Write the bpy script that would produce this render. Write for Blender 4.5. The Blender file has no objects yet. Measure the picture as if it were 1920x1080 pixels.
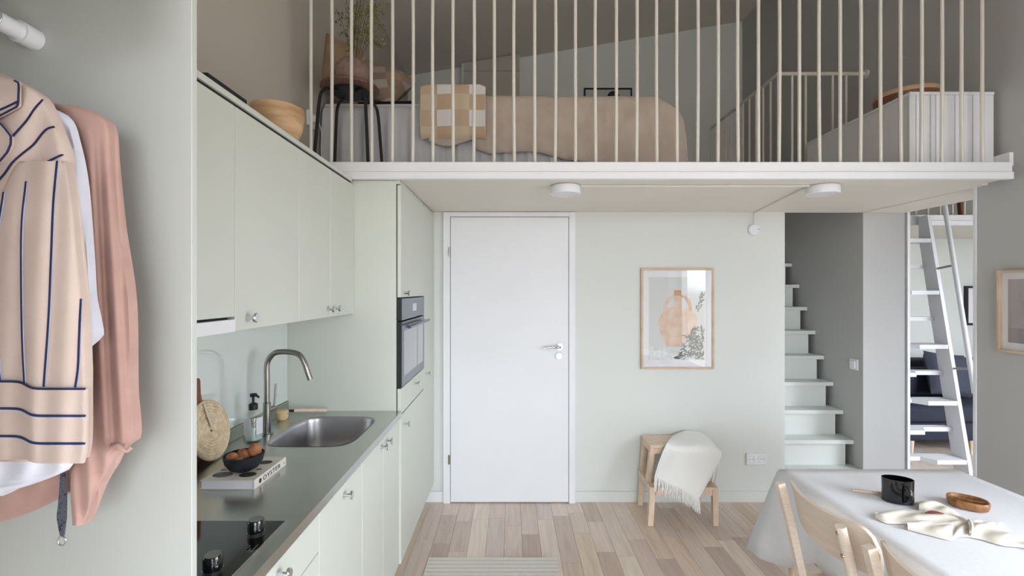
import bpy, bmesh, math, random
from mathutils import Vector, noise
random.seed(7)
PI = math.pi
scene = bpy.context.scene
COL = scene.collection

# ------------------------------------------------------------------ camera
CH = 1.53                      # eye height
FPX = 880.0                    # focal length in pixels of the 1920 px frame
CX, CY = 958.0, 543.0          # vanishing point
cam = bpy.data.cameras.new('camera')
cam.sensor_width = 36.0
cam.lens = 36.0 * FPX / 1920.0
cam.shift_x = -(CX - 960.0) / 1920.0
cam.shift_y = (CY - 540.0) / 1920.0
cam.clip_start = 0.02
camo = bpy.data.objects.new('camera', cam)
COL.objects.link(camo)
camo.location = (0, 0, CH)
camo.rotation_euler = (PI / 2, 0, 0)
scene.camera = camo

# ------------------------------------------------------------------ world: bright overcast sky
world = bpy.data.worlds.new('world')
scene.world = world
world.use_nodes = True
wn = world.node_tree.nodes
wl = world.node_tree.links
wtc = wn.new('ShaderNodeTexCoord'); wse = wn.new('ShaderNodeSeparateXYZ')
wl.new(wtc.outputs['Generated'], wse.inputs[0])
wcr = wn.new('ShaderNodeValToRGB')          # overcast sky: three times brighter at the zenith, pale ground below the horizon
we = wcr.color_ramp.elements
we[0].position = 0.0; we[0].color = (0.16, 0.155, 0.15, 1)
we[1].position = 1.0; we[1].color = (0.885, 0.96, 1.06, 1)
wx = we.new(0.495); wx.color = (0.16, 0.155, 0.15, 1)
wx = we.new(0.505); wx.color = (0.372, 0.405, 0.446, 1)
wma = wn.new('ShaderNodeMath'); wma.operation = 'MULTIPLY_ADD'; wma.inputs[1].default_value = 0.5; wma.inputs[2].default_value = 0.5
wl.new(wse.outputs['Z'], wma.inputs[0]); wl.new(wma.outputs[0], wcr.inputs[0])
wl.new(wcr.outputs[0], wn['Background'].inputs[0])
wn['Background'].inputs[1].default_value = 24.5

# window openings of the facade behind the camera (x0, x1, z0, z1)
YR = -4.2
WIN = [(-0.75, 0.80, 0.12, 2.75), (0.90, 2.45, 0.12, 2.75)]
YN = 1.75                                 # facade of the neighbouring room
WINN = (3.7, 5.70, 0.60, 2.3)
WINR = (-0.85, 1.15, 0.12, 2.15)         # window in the right wall beside the camera (y0, y1, z0, z1)
def portal(loc, rot, sx, sy):
    l = bpy.data.lights.new('window_portal', 'AREA')
    l.shape = 'RECTANGLE'; l.size = sx; l.size_y = sy
    l.cycles.is_portal = True
    lo = bpy.data.objects.new('window_portal', l)
    COL.objects.link(lo)
    lo.location = loc; lo.rotation_euler = rot
portal(((WINN[0] + WINN[1]) / 2, YN - 0.13, (WINN[2] + WINN[3]) / 2), (PI / 2, 0, 0), WINN[1] - WINN[0], WINN[3] - WINN[2])
portal((2.87, (WINR[0] + WINR[1]) / 2, (WINR[2] + WINR[3]) / 2), (PI / 2, 0, PI / 2), WINR[1] - WINR[0], WINR[3] - WINR[2])
for i, (x0, x1, z0, z1) in enumerate(WIN):
    portal(((x0 + x1) / 2, YR - 0.13, (z0 + z1) / 2), (PI / 2, 0, 0), x1 - x0, z1 - z0)

scene.view_settings.view_transform = 'Standard'
scene.view_settings.look = 'None'
scene.view_settings.gamma = 1.0
scene.view_settings.use_curve_mapping = False
scene.view_settings.exposure = 0.0

# ------------------------------------------------------------------ helpers
def lin(c):
    c = c / 255.0
    return c / 12.92 if c <= 0.04045 else ((c + 0.055) / 1.055) ** 2.4

def rgb(r, g, b):
    return (lin(r), lin(g), lin(b), 1.0)

MATS = {}
def mat(name, c, rough=0.5, metal=0.0, var=0.04, scale=6.0, bump=0.0, bscale=200.0, stretch=(1, 1, 1),
        c2=None, spec=0.5, sheen=0.0, coat=0.0, lo=0.35, hi=0.65):
    """principled material with a procedural noise between two tones of one colour and a fine bump"""
    if name in MATS:
        return MATS[name]
    m = bpy.data.materials.new(name)
    m.use_nodes = True
    nt = m.node_tree; N = nt.nodes; L = nt.links
    b = N['Principled BSDF']
    col = rgb(*c)
    if c2 is None:
        c2l = tuple(max(0, v * (1 - 2 * var)) for v in col[:3]) + (1,)
    else:
        c2l = rgb(*c2)
    tc = N.new('ShaderNodeTexCoord')
    mp = N.new('ShaderNodeMapping'); mp.inputs['Scale'].default_value = stretch
    L.new(tc.outputs['Object'], mp.inputs['Vector'])
    nz = N.new('ShaderNodeTexNoise'); nz.inputs['Scale'].default_value = scale; nz.inputs['Detail'].default_value = 4
    L.new(mp.outputs['Vector'], nz.inputs['Vector'])
    cr = N.new('ShaderNodeValToRGB')
    cr.color_ramp.elements[0].position = lo; cr.color_ramp.elements[0].color = c2l
    cr.color_ramp.elements[1].position = hi; cr.color_ramp.elements[1].color = col
    L.new(nz.outputs['Fac'], cr.inputs['Fac'])
    L.new(cr.outputs['Color'], b.inputs['Base Color'])
    b.inputs['Roughness'].default_value = rough
    b.inputs['Metallic'].default_value = metal
    b.inputs['Specular IOR Level'].default_value = spec
    if sheen: b.inputs['Sheen Weight'].default_value = sheen
    if coat:
        b.inputs['Coat Weight'].default_value = coat; b.inputs['Coat Roughness'].default_value = 0.05
    if bump:
        n2 = N.new('ShaderNodeTexNoise'); n2.inputs['Scale'].default_value = bscale; n2.inputs['Detail'].default_value = 3
        L.new(mp.outputs['Vector'], n2.inputs['Vector'])
        bp = N.new('ShaderNodeBump'); bp.inputs['Strength'].default_value = bump; bp.inputs['Distance'].default_value = 0.002
        L.new(n2.outputs['Fac'], bp.inputs['Height'])
        L.new(bp.outputs['Normal'], b.inputs['Normal'])
    MATS[name] = m
    return m

def glass_mat(name, tint=(1, 1, 1, 1), fac=0.12, rough=0.02):
    m = bpy.data.materials.new(name); m.use_nodes = True
    nt = m.node_tree; N = nt.nodes; L = nt.links
    N.remove(N['Principled BSDF'])
    out = N['Material Output']
    tr = N.new('ShaderNodeBsdfTransparent'); tr.inputs[0].default_value = tint
    gl = N.new('ShaderNodeBsdfGlossy'); gl.inputs['Roughness'].default_value = rough
    fr = N.new('ShaderNodeFresnel'); fr.inputs['IOR'].default_value = 1.45
    ma = N.new('ShaderNodeMath'); ma.operation = 'MULTIPLY_ADD'; ma.inputs[1].default_value = 1.0; ma.inputs[2].default_value = fac
    L.new(fr.outputs[0], ma.inputs[0])
    ge = N.new('ShaderNodeNewGeometry')          # the rear face of the thin pane neither reflects nor bends
    iv = N.new('ShaderNodeMath'); iv.operation = 'SUBTRACT'; iv.inputs[0].default_value = 1.0; L.new(ge.outputs['Backfacing'], iv.inputs[1])
    mu = N.new('ShaderNodeMath'); mu.operation = 'MULTIPLY'; L.new(ma.outputs[0], mu.inputs[0]); L.new(iv.outputs[0], mu.inputs[1])
    mx = N.new('ShaderNodeMixShader')
    L.new(mu.outputs[0], mx.inputs[0]); L.new(tr.outputs[0], mx.inputs[1]); L.new(gl.outputs[0], mx.inputs[2])
    L.new(mx.outputs[0], out.inputs[0])
    return m

def at(px, py, Y):
    """the point at depth Y that the photograph shows at pixel (px, py); used to read positions off the photo"""
    return Vector(((px - CX) / FPX * Y, Y, CH - (py - CY) / FPX * Y))

def on(px, py, z):
    """the point on the horizontal plane z seen at pixel (px, py)"""
    Y = (CH - z) * FPX / (py - CY)
    return Vector(((px - CX) / FPX * Y, Y, z))

WL = {}
def setprops(o, label=None, cat=None, group=None, kind=None):
    if label: o['label'] = label
    if cat: o['category'] = cat
    if group: o['group'] = group
    if kind: o['kind'] = kind
    return o

def thing(name, label, cat, loc, group=None):
    o = bpy.data.objects.new(name, None)
    o.empty_display_size = 0.05
    COL.objects.link(o)
    o.location = loc
    WL[o.name] = Vector(loc)
    return setprops(o, label, cat, group)

class MB:
    def __init__(s):
        s.V = []; s.F = []
    def add(s, V, F):
        n = len(s.V)
        s.V += [Vector(v) for v in V]
        s.F += [tuple(i + n for i in f) for f in F]
        return s
    def box(s, x0, x1, y0, y1, z0, z1, bev=0.0, seg=1):
        if x0 > x1: x0, x1 = x1, x0
        if y0 > y1: y0, y1 = y1, y0
        if z0 > z1: z0, z1 = z1, z0
        if bev <= 0:
            V = [(x, y, z) for z in (z0, z1) for y in (y0, y1) for x in (x0, x1)]
            F = [(0, 2, 3, 1), (4, 5, 7, 6), (0, 1, 5, 4), (2, 6, 7, 3), (0, 4, 6, 2), (1, 3, 7, 5)]
            return s.add(V, F)
        bm = bmesh.new()
        bmesh.ops.create_cube(bm, size=1)
        for v in bm.verts:
            v.co = Vector(((x0 + x1) / 2 + v.co.x * (x1 - x0), (y0 + y1) / 2 + v.co.y * (y1 - y0), (z0 + z1) / 2 + v.co.z * (z1 - z0)))
        bmesh.ops.bevel(bm, geom=bm.edges[:], offset=bev, segments=seg, affect='EDGES', profile=0.5)
        bm.verts.index_update()
        V = [v.co.copy() for v in bm.verts]; F = [tuple(v.index for v in f.verts) for f in bm.faces]
        bm.free()
        return s.add(V, F)
    def obox(s, a, b, w, d, up=Vector((0, 0, 1)), bev=0.0):
        """a bar from a to b with section w (across) by d (along 'up')"""
        a = Vector(a); b = Vector(b); t = (b - a).normalized()
        sx = t.cross(up)
        if sx.length < 1e-5: sx = t.cross(Vector((0, 1, 0)))
        sx.normalize(); sy = sx.cross(t).normalized()
        V = []
        for p in (a, b):
            for i, j in ((-1, -1), (1, -1), (1, 1), (-1, 1)):
                V.append(p + sx * (w / 2 * i) + sy * (d / 2 * j))
        F = [(0, 3, 2, 1), (4, 5, 6, 7), (0, 1, 5, 4), (1, 2, 6, 5), (2, 3, 7, 6), (3, 0, 4, 7)]
        return s.add(V, F)
    def tube(s, pts, r, n=10, cap=True):
        pts = [Vector(p) for p in pts]
        k = len(pts)
        rr = r if isinstance(r, (list, tuple)) else [r] * k
        ref = Vector((0, 0, 1))
        V = []; prev = None
        for i, p in enumerate(pts):
            t = (pts[min(i + 1, k - 1)] - pts[max(i - 1, 0)]).normalized()
            if prev is None:
                a = t.cross(ref)
                if a.length < 1e-3: a = t.cross(Vector((1, 0, 0)))
            else:
                a = prev - t * prev.dot(t)
            a.normalize(); prev = a; bb = t.cross(a)
            for j in range(n):
                an = 2 * PI * j / n
                V.append(p + (a * math.cos(an) + bb * math.sin(an)) * rr[i])
        F = []
        for i in range(k - 1):
            for j in range(n):
                F.append((i * n + j, i * n + (j + 1) % n, (i + 1) * n + (j + 1) % n, (i + 1) * n + j))
        if cap:
            F.append(tuple(range(n - 1, -1, -1))); F.append(tuple((k - 1) * n + j for j in range(n)))
        return s.add(V, F)
    def lathe(s, prof, c=(0, 0, 0), n=32, sx=1.0, sy=1.0, rot=0.0, axis='z', close=False):
        """prof: list of (radius, height)"""
        c = Vector(c); V = []
        for r, h in prof:
            for j in range(n):
                a = 2 * PI * j / n
                x = r * math.cos(a) * sx; y = r * math.sin(a) * sy
                x, y = x * math.cos(rot) - y * math.sin(rot), x * math.sin(rot) + y * math.cos(rot)
                if axis == 'z': V.append(c + Vector((x, y, h)))
                elif axis == 'x': V.append(c + Vector((h, x, y)))
                else: V.append(c + Vector((x, h, -y)))
        F = []
        k = len(prof)
        for i in range(k - 1):
            for j in range(n):
                F.append((i * n + j, i * n + (j + 1) % n, (i + 1) * n + (j + 1) % n, (i + 1) * n + j))
        if prof[0][0] > 1e-6: F.append(tuple(range(n - 1, -1, -1)))
        if prof[-1][0] > 1e-6: F.append(tuple((k - 1) * n + j for j in range(n)))
        return s.add(V, F)
    def prism(s, poly, fn0, fn1):
        """poly of 2D points mapped by two functions to the two end faces"""
        n = len(poly)
        V = [fn0(*p) for p in poly] + [fn1(*p) for p in poly]
        F = [tuple(range(n - 1, -1, -1)), tuple(range(n, 2 * n))]
        for j in range(n):
            F.append((j, (j + 1) % n, n + (j + 1) % n, n + j))
        return s.add(V, F)
    def grid(s, f, nu, nv):
        V = []
        for j in range(nv + 1):
            for i in range(nu + 1):
                V.append(f(i / nu, j / nv))
        w = nu + 1
        F = [(j * w + i, j * w + i + 1, (j + 1) * w + i + 1, (j + 1) * w + i) for j in range(nv) for i in range(nu)]
        return s.add(V, F)
    def slab(s, f, nu, nv, th):
        """a grid surface with thickness: f gives the outer surface, th is a vector or function giving the offset to the inner one"""
        off = th if callable(th) else (lambda u, v: Vector(th))
        n0 = len(s.V)
        s.grid(f, nu, nv)
        s.grid(lambda u, v: Vector(f(u, v)) + off(u, v), nu, nv)
        w = nu + 1; m = w * (nv + 1)
        k = len(s.F)
        cnt = nu * nv
        s.F[k - cnt:] = [tuple(reversed(q)) for q in s.F[k - cnt:]]
        rim = [i for i in range(w)] + [j * w + nu for j in range(1, nv + 1)] + [nv * w + i for i in range(nu - 1, -1, -1)] + [j * w for j in range(nv - 1, 0, -1)]
        for a in range(len(rim)):
            p = rim[a]; q = rim[(a + 1) % len(rim)]
            s.F.append((n0 + q, n0 + p, n0 + m + p, n0 + m + q))
        return s
    def out(s, name, m, par=None, smooth=None, label=None, cat=None, group=None, kind=None):
        lo = Vector((min(v.x for v in s.V), min(v.y for v in s.V), min(v.z for v in s.V)))
        hi = Vector((max(v.x for v in s.V), max(v.y for v in s.V), max(v.z for v in s.V)))
        org = (lo + hi) / 2
        if par is None: org.z = lo.z
        me = bpy.data.meshes.new(name)
        me.from_pydata([v - org for v in s.V], [], s.F)
        bm = bmesh.new(); bm.from_mesh(me)
        bmesh.ops.recalc_face_normals(bm, faces=bm.faces)
        bm.to_mesh(me); bm.free()
        if m: me.materials.append(m)
        if smooth is not None:
            me.shade_smooth()
            me.set_sharp_from_angle(angle=math.radians(smooth))
        o = bpy.data.objects.new(name, me)
        COL.objects.link(o)
        if par is not None:
            o.parent = par; o.location = org - WL[par.name]
        else:
            o.location = org
        WL[o.name] = org
        return setprops(o, label, cat, group, kind)

def copy_tree(o, delta=Vector((0, 0, 0)), parent=None, label=None):
    c = o.copy()
    COL.objects.link(c)
    if parent is None:
        c.location = o.location + Vector(delta)
        WL[c.name] = Vector(c.location)
    else:
        c.parent = parent
        WL[c.name] = WL[o.name] + Vector(delta)
    if label: c['label'] = label
    for ch in list(o.children):
        copy_tree(ch, delta, c)
    return c

def bx(*a, **k): return MB().box(*a, **k)

def interp(tab, t):
    """piecewise smooth interpolation of [(t, v), ...]"""
    if t <= tab[0][0]: return tab[0][1]
    for (a, va), (b, vb) in zip(tab, tab[1:]):
        if t <= b:
            k = (t - a) / (b - a)
            return va + (vb - va) * k
    return tab[-1][1]

def sinterp(tab, t):
    """cubic Hermite interpolation of [(t, v), ...], for soft outlines"""
    n = len(tab)
    if t <= tab[0][0]: return tab[0][1]
    if t >= tab[-1][0]: return tab[-1][1]
    for i in range(n - 1):
        if t <= tab[i + 1][0]: break
    def slope(k):
        a = tab[max(k - 1, 0)]; b = tab[min(k + 1, n - 1)]
        return (b[1] - a[1]) / (b[0] - a[0])
    (t0, v0), (t1, v1) = tab[i], tab[i + 1]
    h = t1 - t0; x = (t - t0) / h
    m0, m1 = slope(i) * h, slope(i + 1) * h
    return v0 * (2 * x ** 3 - 3 * x * x + 1) + m0 * (x ** 3 - 2 * x * x + x) + v1 * (3 * x * x - 2 * x ** 3) + m1 * (x ** 3 - x * x)

def catmull(pts, n):
    pts = [Vector(p) for p in pts]
    P = [pts[0] * 2 - pts[1]] + pts + [pts[-1] * 2 - pts[-2]]
    out = []
    for i in range(1, len(P) - 2):
        for k in range(n):
            t = k / n
            a, b, c, d = P[i - 1], P[i], P[i + 1], P[i + 2]
            out.append(0.5 * ((2 * b) + (c - a) * t + (2 * a - 5 * b + 4 * c - d) * t * t + (3 * b - a - 3 * c + d) * t ** 3))
    out.append(pts[-1])
    return out

# ------------------------------------------------------------------ materials
M_wall = mat('wall_paint_sage_grey', (222, 225, 221), 0.75, var=0.01, scale=2, bump=0.05, bscale=350)
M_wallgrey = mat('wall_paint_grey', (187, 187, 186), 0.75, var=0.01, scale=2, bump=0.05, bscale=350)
M_wallleft = mat('wall_paint_warm_grey', (192, 185, 174), 0.75, var=0.01, scale=2, bump=0.05, bscale=350)
M_ceil = mat('ceiling_paint', (218, 213, 203), 0.8, var=0.01, scale=2)
M_soffit = mat('soffit_paint', (232, 228, 218), 0.7, var=0.01, scale=2)
M_white = mat('white_paint', (236, 237, 240), 0.45, var=0.01, scale=3)
M_whitesat = mat('white_lacquer_metal', (224, 220, 210), 0.4, var=0.01, scale=3)
M_sage = mat('sage_cabinet_lacquer', (214, 218, 208), 0.42, var=0.012, scale=1.5)
M_sagepanel = mat('sage_wardrobe_panel', (205, 209, 204), 0.5, var=0.012, scale=1.5)
M_stair = mat('stair_paint', (224, 228, 224), 0.5, var=0.01, scale=3)
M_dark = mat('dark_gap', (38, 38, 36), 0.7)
M_steel = mat('brushed_steel', (196, 198, 193), 0.28, 1.0, var=0.02, scale=4)
M_sink = mat('sink_steel', (192, 190, 192), 0.36, 1.0, var=0.05, scale=8)
M_nickel = mat('brushed_nickel', (170, 166, 160), 0.25, 1.0, var=0.06, scale=10)
M_chrome = mat('chrome', (215, 216, 220), 0.1, 1.0, var=0.02)
M_black = mat('black_metal', (26, 27, 31), 0.5, var=0.1, scale=8)
M_blackgloss = mat('black_gloss', (10, 11, 16), 0.07, var=0.1, coat=0.6)
M_hob = mat('hob_glass', (20, 21, 23), 0.08, var=0.05, coat=0.5)
M_ovensteel = mat('oven_steel', (120, 124, 134), 0.25, 0.9, var=0.03)
M_ovenglass = mat('oven_glass', (96, 102, 112), 0.05, 0.35, var=0.02, coat=1.0)
M_splash = mat('backsplash_glass', (226, 233, 230), 0.04, var=0.01, scale=2, coat=1.0, spec=0.8)
M_pine = mat('pale_pine', (234, 214, 192), 0.5, c2=(224, 198, 172), scale=5, stretch=(18, 3, 3))
M_birch = mat('birch_plywood', (238, 226, 212), 0.42, c2=(230, 213, 195), scale=5, stretch=(6, 2, 30))
M_birchedge = mat('birch_edge', (200, 180, 160), 0.5, scale=30)
M_woodframe = mat('light_oak_frame', (214, 192, 164), 0.5, c2=(196, 170, 140), scale=8)
M_bowlwood = mat('olive_wood_bowl', (216, 180, 138), 0.5, c2=(178, 138, 102), scale=7, stretch=(1, 1, 5))
M_traywood = mat('brown_wood_tray', (150, 104, 72), 0.5, c2=(120, 80, 54), scale=9)
M_traylight = mat('pale_wood_rim', (206, 172, 136), 0.5, scale=9)
M_dishwood = mat('acacia_wood', (168, 118, 72), 0.4, c2=(120, 76, 42), scale=26, stretch=(1, 4, 1))
M_boardwood = mat('cutting_board_wood', (146, 96, 66), 0.5, c2=(116, 70, 46), scale=9, stretch=(1, 8, 1))
M_straw = mat('woven_straw', (238, 220, 190), 0.75, c2=(214, 190, 152), scale=60, bump=0.5, bscale=180)
M_linen = mat('linen_tablecloth', (234, 236, 241), 0.85, var=0.02, scale=120, bump=0.35, bscale=260, sheen=0.2)
M_napkin = mat('natural_linen_napkin', (232, 226, 214), 0.85, var=0.03, scale=80, bump=0.3, bscale=260)
M_throw = mat('white_wool_throw', (246, 246, 243), 0.9, var=0.01, scale=80, bump=0.4, bscale=300, sheen=0.3)
M_duvet = mat('beige_linen_duvet', (192, 178, 165), 0.9, c2=(180, 166, 153), scale=10, bump=0.3, bscale=120)
M_sheet = mat('grey_white_sheet', (205, 205, 208), 0.9, var=0.03, scale=8, bump=0.2, bscale=120)
M_pink = mat('dusty_pink_jersey', (200, 164, 152), 0.9, c2=(192, 154, 143), scale=20, bump=0.15, bscale=350, sheen=0.2)
M_peach = mat('peach_cotton', (212, 192, 181), 0.85, c2=(206, 185, 174), scale=14, bump=0.2, bscale=300)
M_navy = mat('navy_stripe', (36, 44, 84), 0.8, scale=60)
M_paleb = mat('pale_blue_stripe_edge', (196, 202, 226), 0.8, scale=60)
M_wshirt = mat('white_cotton', (232, 234, 246), 0.85, var=0.02, scale=20, bump=0.15, bscale=300)
M_tan = mat('tan_cushion_cloth', (164, 142, 114), 0.9, c2=(148, 126, 100), scale=18, bump=0.3, bscale=150)
M_darkback = mat('charcoal_cloth', (48, 44, 44), 0.9, scale=20)
M_rattan = mat('mauve_brown_woven_pot', (158, 132, 122), 0.85, c2=(134, 108, 98), scale=40, bump=0.5, bscale=120)
M_leafy = mat('yellow_green_sprig', (150, 146, 62), 0.7, c2=(112, 118, 52), scale=12)
M_leafd = mat('grey_green_sprig', (96, 104, 70), 0.7, scale=12)
M_twig = mat('twig', (104, 92, 64), 0.8, scale=12)
M_navyfab = mat('dark_navy_sofa', (44, 48, 62), 0.9, var=0.06, scale=30, bump=0.2, bscale=300)
M_navyfab2 = mat('slate_cushion', (66, 70, 84), 0.9, var=0.06, scale=30, bump=0.2, bscale=300)
M_walnut = mat('walnut_shell', (186, 126, 82), 0.7, c2=(146, 90, 54), scale=60, bump=0.8, bscale=90)
M_paper = mat('white_paper', (236, 234, 238), 0.7, var=0.01)
M_cover = mat('cream_cover', (228, 222, 212), 0.6, var=0.01)
M_ink = mat('black_ink', (30, 28, 28), 0.7)
M_inkbrown = mat('brown_ink', (92, 78, 62), 0.7, c2=(60, 50, 42), scale=60)
M_inkgrey = mat('grey_ink', (128, 124, 118), 0.7, c2=(98, 92, 88), scale=40)
M_rug = mat('pale_woven_rug', (238, 234, 226), 0.95, c2=(222, 216, 206), scale=30, stretch=(2, 60, 1), bump=0.5, bscale=60)
M_terra = mat('terracotta_print', (230, 206, 188), 0.7, c2=(218, 186, 160), scale=18)
M_terrad = mat('dark_terracotta_print', (208, 164, 128), 0.7, scale=18)
M_printbg = mat('print_background', (214, 216, 214), 0.7, var=0.01)
M_printfloor = mat('print_tablecloth', (226, 226, 224), 0.7, c2=(206, 208, 206), scale=30)
M_leafprint = mat('print_leaf_grey', (108, 112, 106), 0.7, c2=(72, 74, 74), scale=80)
M_leafprint2 = mat('print_leaf_pale', (160, 164, 152), 0.7, c2=(130, 132, 124), scale=80)
M_leather = mat('brown_leather_tag', (140, 86, 66), 0.6, scale=40)
M_label = mat('bottle_label', (232, 232, 236), 0.6, var=0.01)
M_bristle = mat('pale_bristle', (226, 200, 150), 0.9, scale=90, bump=0.6, bscale=200)
M_mauveprint = mat('mauve_print', (176, 168, 168), 0.8, scale=6)
M_mauveprint2 = mat('mauve_print_dark', (158, 150, 152), 0.8, scale=6)
M_glass = glass_mat('picture_glass', fac=0.05)
M_pane = glass_mat('window_pane_glass', fac=0.0)
M_bottle = glass_mat('bottle_glass', tint=(0.95, 0.98, 0.975, 1), fac=0.06)

def plaid(name, a, b, c, sx, sy, rot=0.0, axis='xz'):
    """check pattern: two crossing square waves blending three tones"""
    m = bpy.data.materials.new(name); m.use_nodes = True
    nt = m.node_tree; N = nt.nodes; L = nt.links; bs = N['Principled BSDF']
    bs.inputs['Roughness'].default_value = 0.9
    tc = N.new('ShaderNodeTexCoord'); mp = N.new('ShaderNodeMapping')
    mp.inputs['Rotation'].default_value = (0, rot, 0)
    L.new(tc.outputs['Object'], mp.inputs[0])
    se = N.new('ShaderNodeSeparateXYZ'); L.new(mp.outputs[0], se.inputs[0])
    def wave(o, s):
        k = N.new('ShaderNodeMath'); k.operation = 'MULTIPLY'; k.inputs[1].default_value = s; L.new(o, k.inputs[0])
        f = N.new('ShaderNodeMath'); f.operation = 'FRACT'; L.new(k.outputs[0], f.inputs[0])
        g = N.new('ShaderNodeMath'); g.operation = 'GREATER_THAN'; g.inputs[1].default_value = 0.5; L.new(f.outputs[0], g.inputs[0])
        return g.outputs[0]
    w1 = wave(se.outputs['X'], sx); w2 = wave(se.outputs['Z' if axis == 'xz' else 'Y'], sy)
    s = N.new('ShaderNodeMath'); s.operation = 'ADD'; L.new(w1, s.inputs[0]); L.new(w2, s.inputs[1])
    h = N.new('ShaderNodeMath'); h.operation = 'MULTIPLY'; h.inputs[1].default_value = 0.5; L.new(s.outputs[0], h.inputs[0])
    cr = N.new('ShaderNodeValToRGB'); cr.color_ramp.interpolation = 'CONSTANT'
    e = cr.color_ramp.elements
    e[0].position = 0; e[0].color = rgb(*a); e[1].position = 0.4; e[1].color = rgb(*b)
    x = e.new(0.9); x.color = rgb(*c)
    L.new(h.outputs[0], cr.inputs[0]); L.new(cr.outputs[0], bs.inputs['Base Color'])
    nz = N.new('ShaderNodeTexNoise'); nz.inputs['Scale'].default_value = 160
    bp = N.new('ShaderNodeBump'); bp.inputs['Strength'].default_value = 0.3; bp.inputs['Distance'].default_value = 0.002
    L.new(tc.outputs['Object'], nz.inputs['Vector']); L.new(nz.outputs['Fac'], bp.inputs['Height']); L.new(bp.outputs[0], bs.inputs['Normal'])
    return m
M_plaid = plaid('plaid_throw', (204, 186, 160), (192, 168, 142), (222, 220, 218), 5.4, 5.4)
M_plaid2 = plaid('plaid_cushion', (166, 146, 126), (154, 132, 116), (174, 166, 158), 6, 7, 0.3)

def wood_floor(name, island):
    m = bpy.data.materials.new(name); m.use_nodes = True
    nt = m.node_tree; N = nt.nodes; L = nt.links; b = N['Principled BSDF']
    if island:
        g = N.new('ShaderNodeNewGeometry'); rnd = g.outputs['Random Per Island']
    else:
        g = N.new('ShaderNodeObjectInfo'); rnd = g.outputs['Random']
    cr = N.new('ShaderNodeValToRGB'); e = cr.color_ramp.elements
    cols = [(0.0, (194, 174, 163)), (0.2, (230, 213, 200)), (0.4, (216, 198, 187)), (0.55, (238, 222, 208)), (0.72, (218, 203, 196)), (0.86, (224, 205, 184)), (1.0, (182, 161, 149))]
    e[0].position = 0; e[0].color = rgb(*cols[0][1]); e[1].position = 1; e[1].color = rgb(*cols[-1][1])
    for p, c in cols[1:-1]:
        x = e.new(p); x.color = rgb(*c)
    L.new(rnd, cr.inputs[0])
    tc = N.new('ShaderNodeTexCoord')
    ad = N.new('ShaderNodeVectorMath'); ad.operation = 'ADD'
    sc = N.new('ShaderNodeVectorMath'); sc.operation = 'SCALE'; sc.inputs[0].default_value = (7, 31, 3)
    L.new(rnd, sc.inputs['Scale'])
    L.new(tc.outputs['Object'], ad.inputs[0]); L.new(sc.outputs[0], ad.inputs[1])
    mp = N.new('ShaderNodeMapping'); mp.inputs['Scale'].default_value = (42, 3.2, 1)
    L.new(ad.outputs[0], mp.inputs[0])
    nz = N.new('ShaderNodeTexNoise'); nz.inputs['Scale'].default_value = 1.0; nz.inputs['Detail'].default_value = 5; nz.inputs['Distortion'].default_value = 0.6
    L.new(mp.outputs[0], nz.inputs['Vector'])
    r2 = N.new('ShaderNodeValToRGB'); r2.color_ramp.elements[0].position = 0.3; r2.color_ramp.elements[0].color = (0.90, 0.89, 0.885, 1)
    r2.color_ramp.elements[1].position = 0.68; r2.color_ramp.elements[1].color = (1.10, 1.095, 1.09, 1)
    L.new(nz.outputs['Fac'], r2.inputs[0])
    mx = N.new('ShaderNodeMix'); mx.data_type = 'RGBA'; mx.blend_type = 'MULTIPLY'; mx.inputs['Factor'].default_value = 1
    L.new(cr.outputs[0], mx.inputs['A']); L.new(r2.outputs[0], mx.inputs['B'])
    L.new(mx.outputs['Result'], b.inputs['Base Color'])
    b.inputs['Roughness'].default_value = 0.42
    return m
M_floor = wood_floor('laminate_plank', False)
M_floor2 = wood_floor('laminate_plank_far', True)

# ------------------------------------------------------------------ key dimensions
XL, XR, XR2 = -1.134, 2.54, 2.85       # left wall, right wall (two faces)
YB = 3.385                              # back wall
YE = 5.15                               # end wall of the loft
ZL0, ZL1 = 2.088, 2.165                 # loft slab
YF = 2.34                               # loft front edge
XE = 6.1                                # end of the neighbouring room
def zceil(x): return 3.89 + 0.163 * (x + 1.04)

# ------------------------------------------------------------------ structure
ST = dict(kind='structure')
fl = MB().box(XL - 0.2, XR2, YR - 0.2, YE + 0.2, -0.12, -0.006).box(XR2, XE + 0.2, YN - 0.2, YE + 0.2, -0.12, -0.006).out('floor', M_dark, **ST)
# planks
W = 0.108
far = MB()
plank_mesh = {}
nplank = 0
ix = 0
x = XL
def plank_obj(x0, y0, ln):
    k = round(ln, 3)
    if k not in plank_mesh:
        o = MB().box(-W / 2 + 0.0006, W / 2 - 0.0006, -ln / 2 + 0.0006, ln / 2 - 0.0006, -0.006, 0, bev=0.0008).out('plank', M_floor, fl)
        plank_mesh[k] = o.data
        o.location = Vector((x0 + W / 2, y0 + ln / 2, -0.003)) - WL[fl.name]
        return o
    o = bpy.data.objects.new('plank', plank_mesh[k])
    COL.objects.link(o); o.parent = fl
    o.location = Vector((x0 + W / 2, y0 + ln / 2, -0.003)) - WL[fl.name]
    return o
rows = int((XE - XL) / W)
for r in range(rows):
    x0 = XL + 0.014 + r * W
    yst = YR if x0 < XR2 - W else YN
    y = yst - random.random() * 0.5
    while y < YE:
        ln = random.choice([0.27, 0.36, 0.45, 0.54, 0.63, 0.72])
        near = (y + ln > 1.95 and y < YB + 0.02 and x0 > -0.75 and x0 < 1.75)
        if near:
            plank_obj(x0, y, ln); nplank += 1
        else:
            far.box(x0 + 0.0006, x0 + W - 0.0006, max(y, yst) + 0.0006, min(y + ln, YE) - 0.0006, -0.006, 0)
        y += ln
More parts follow.
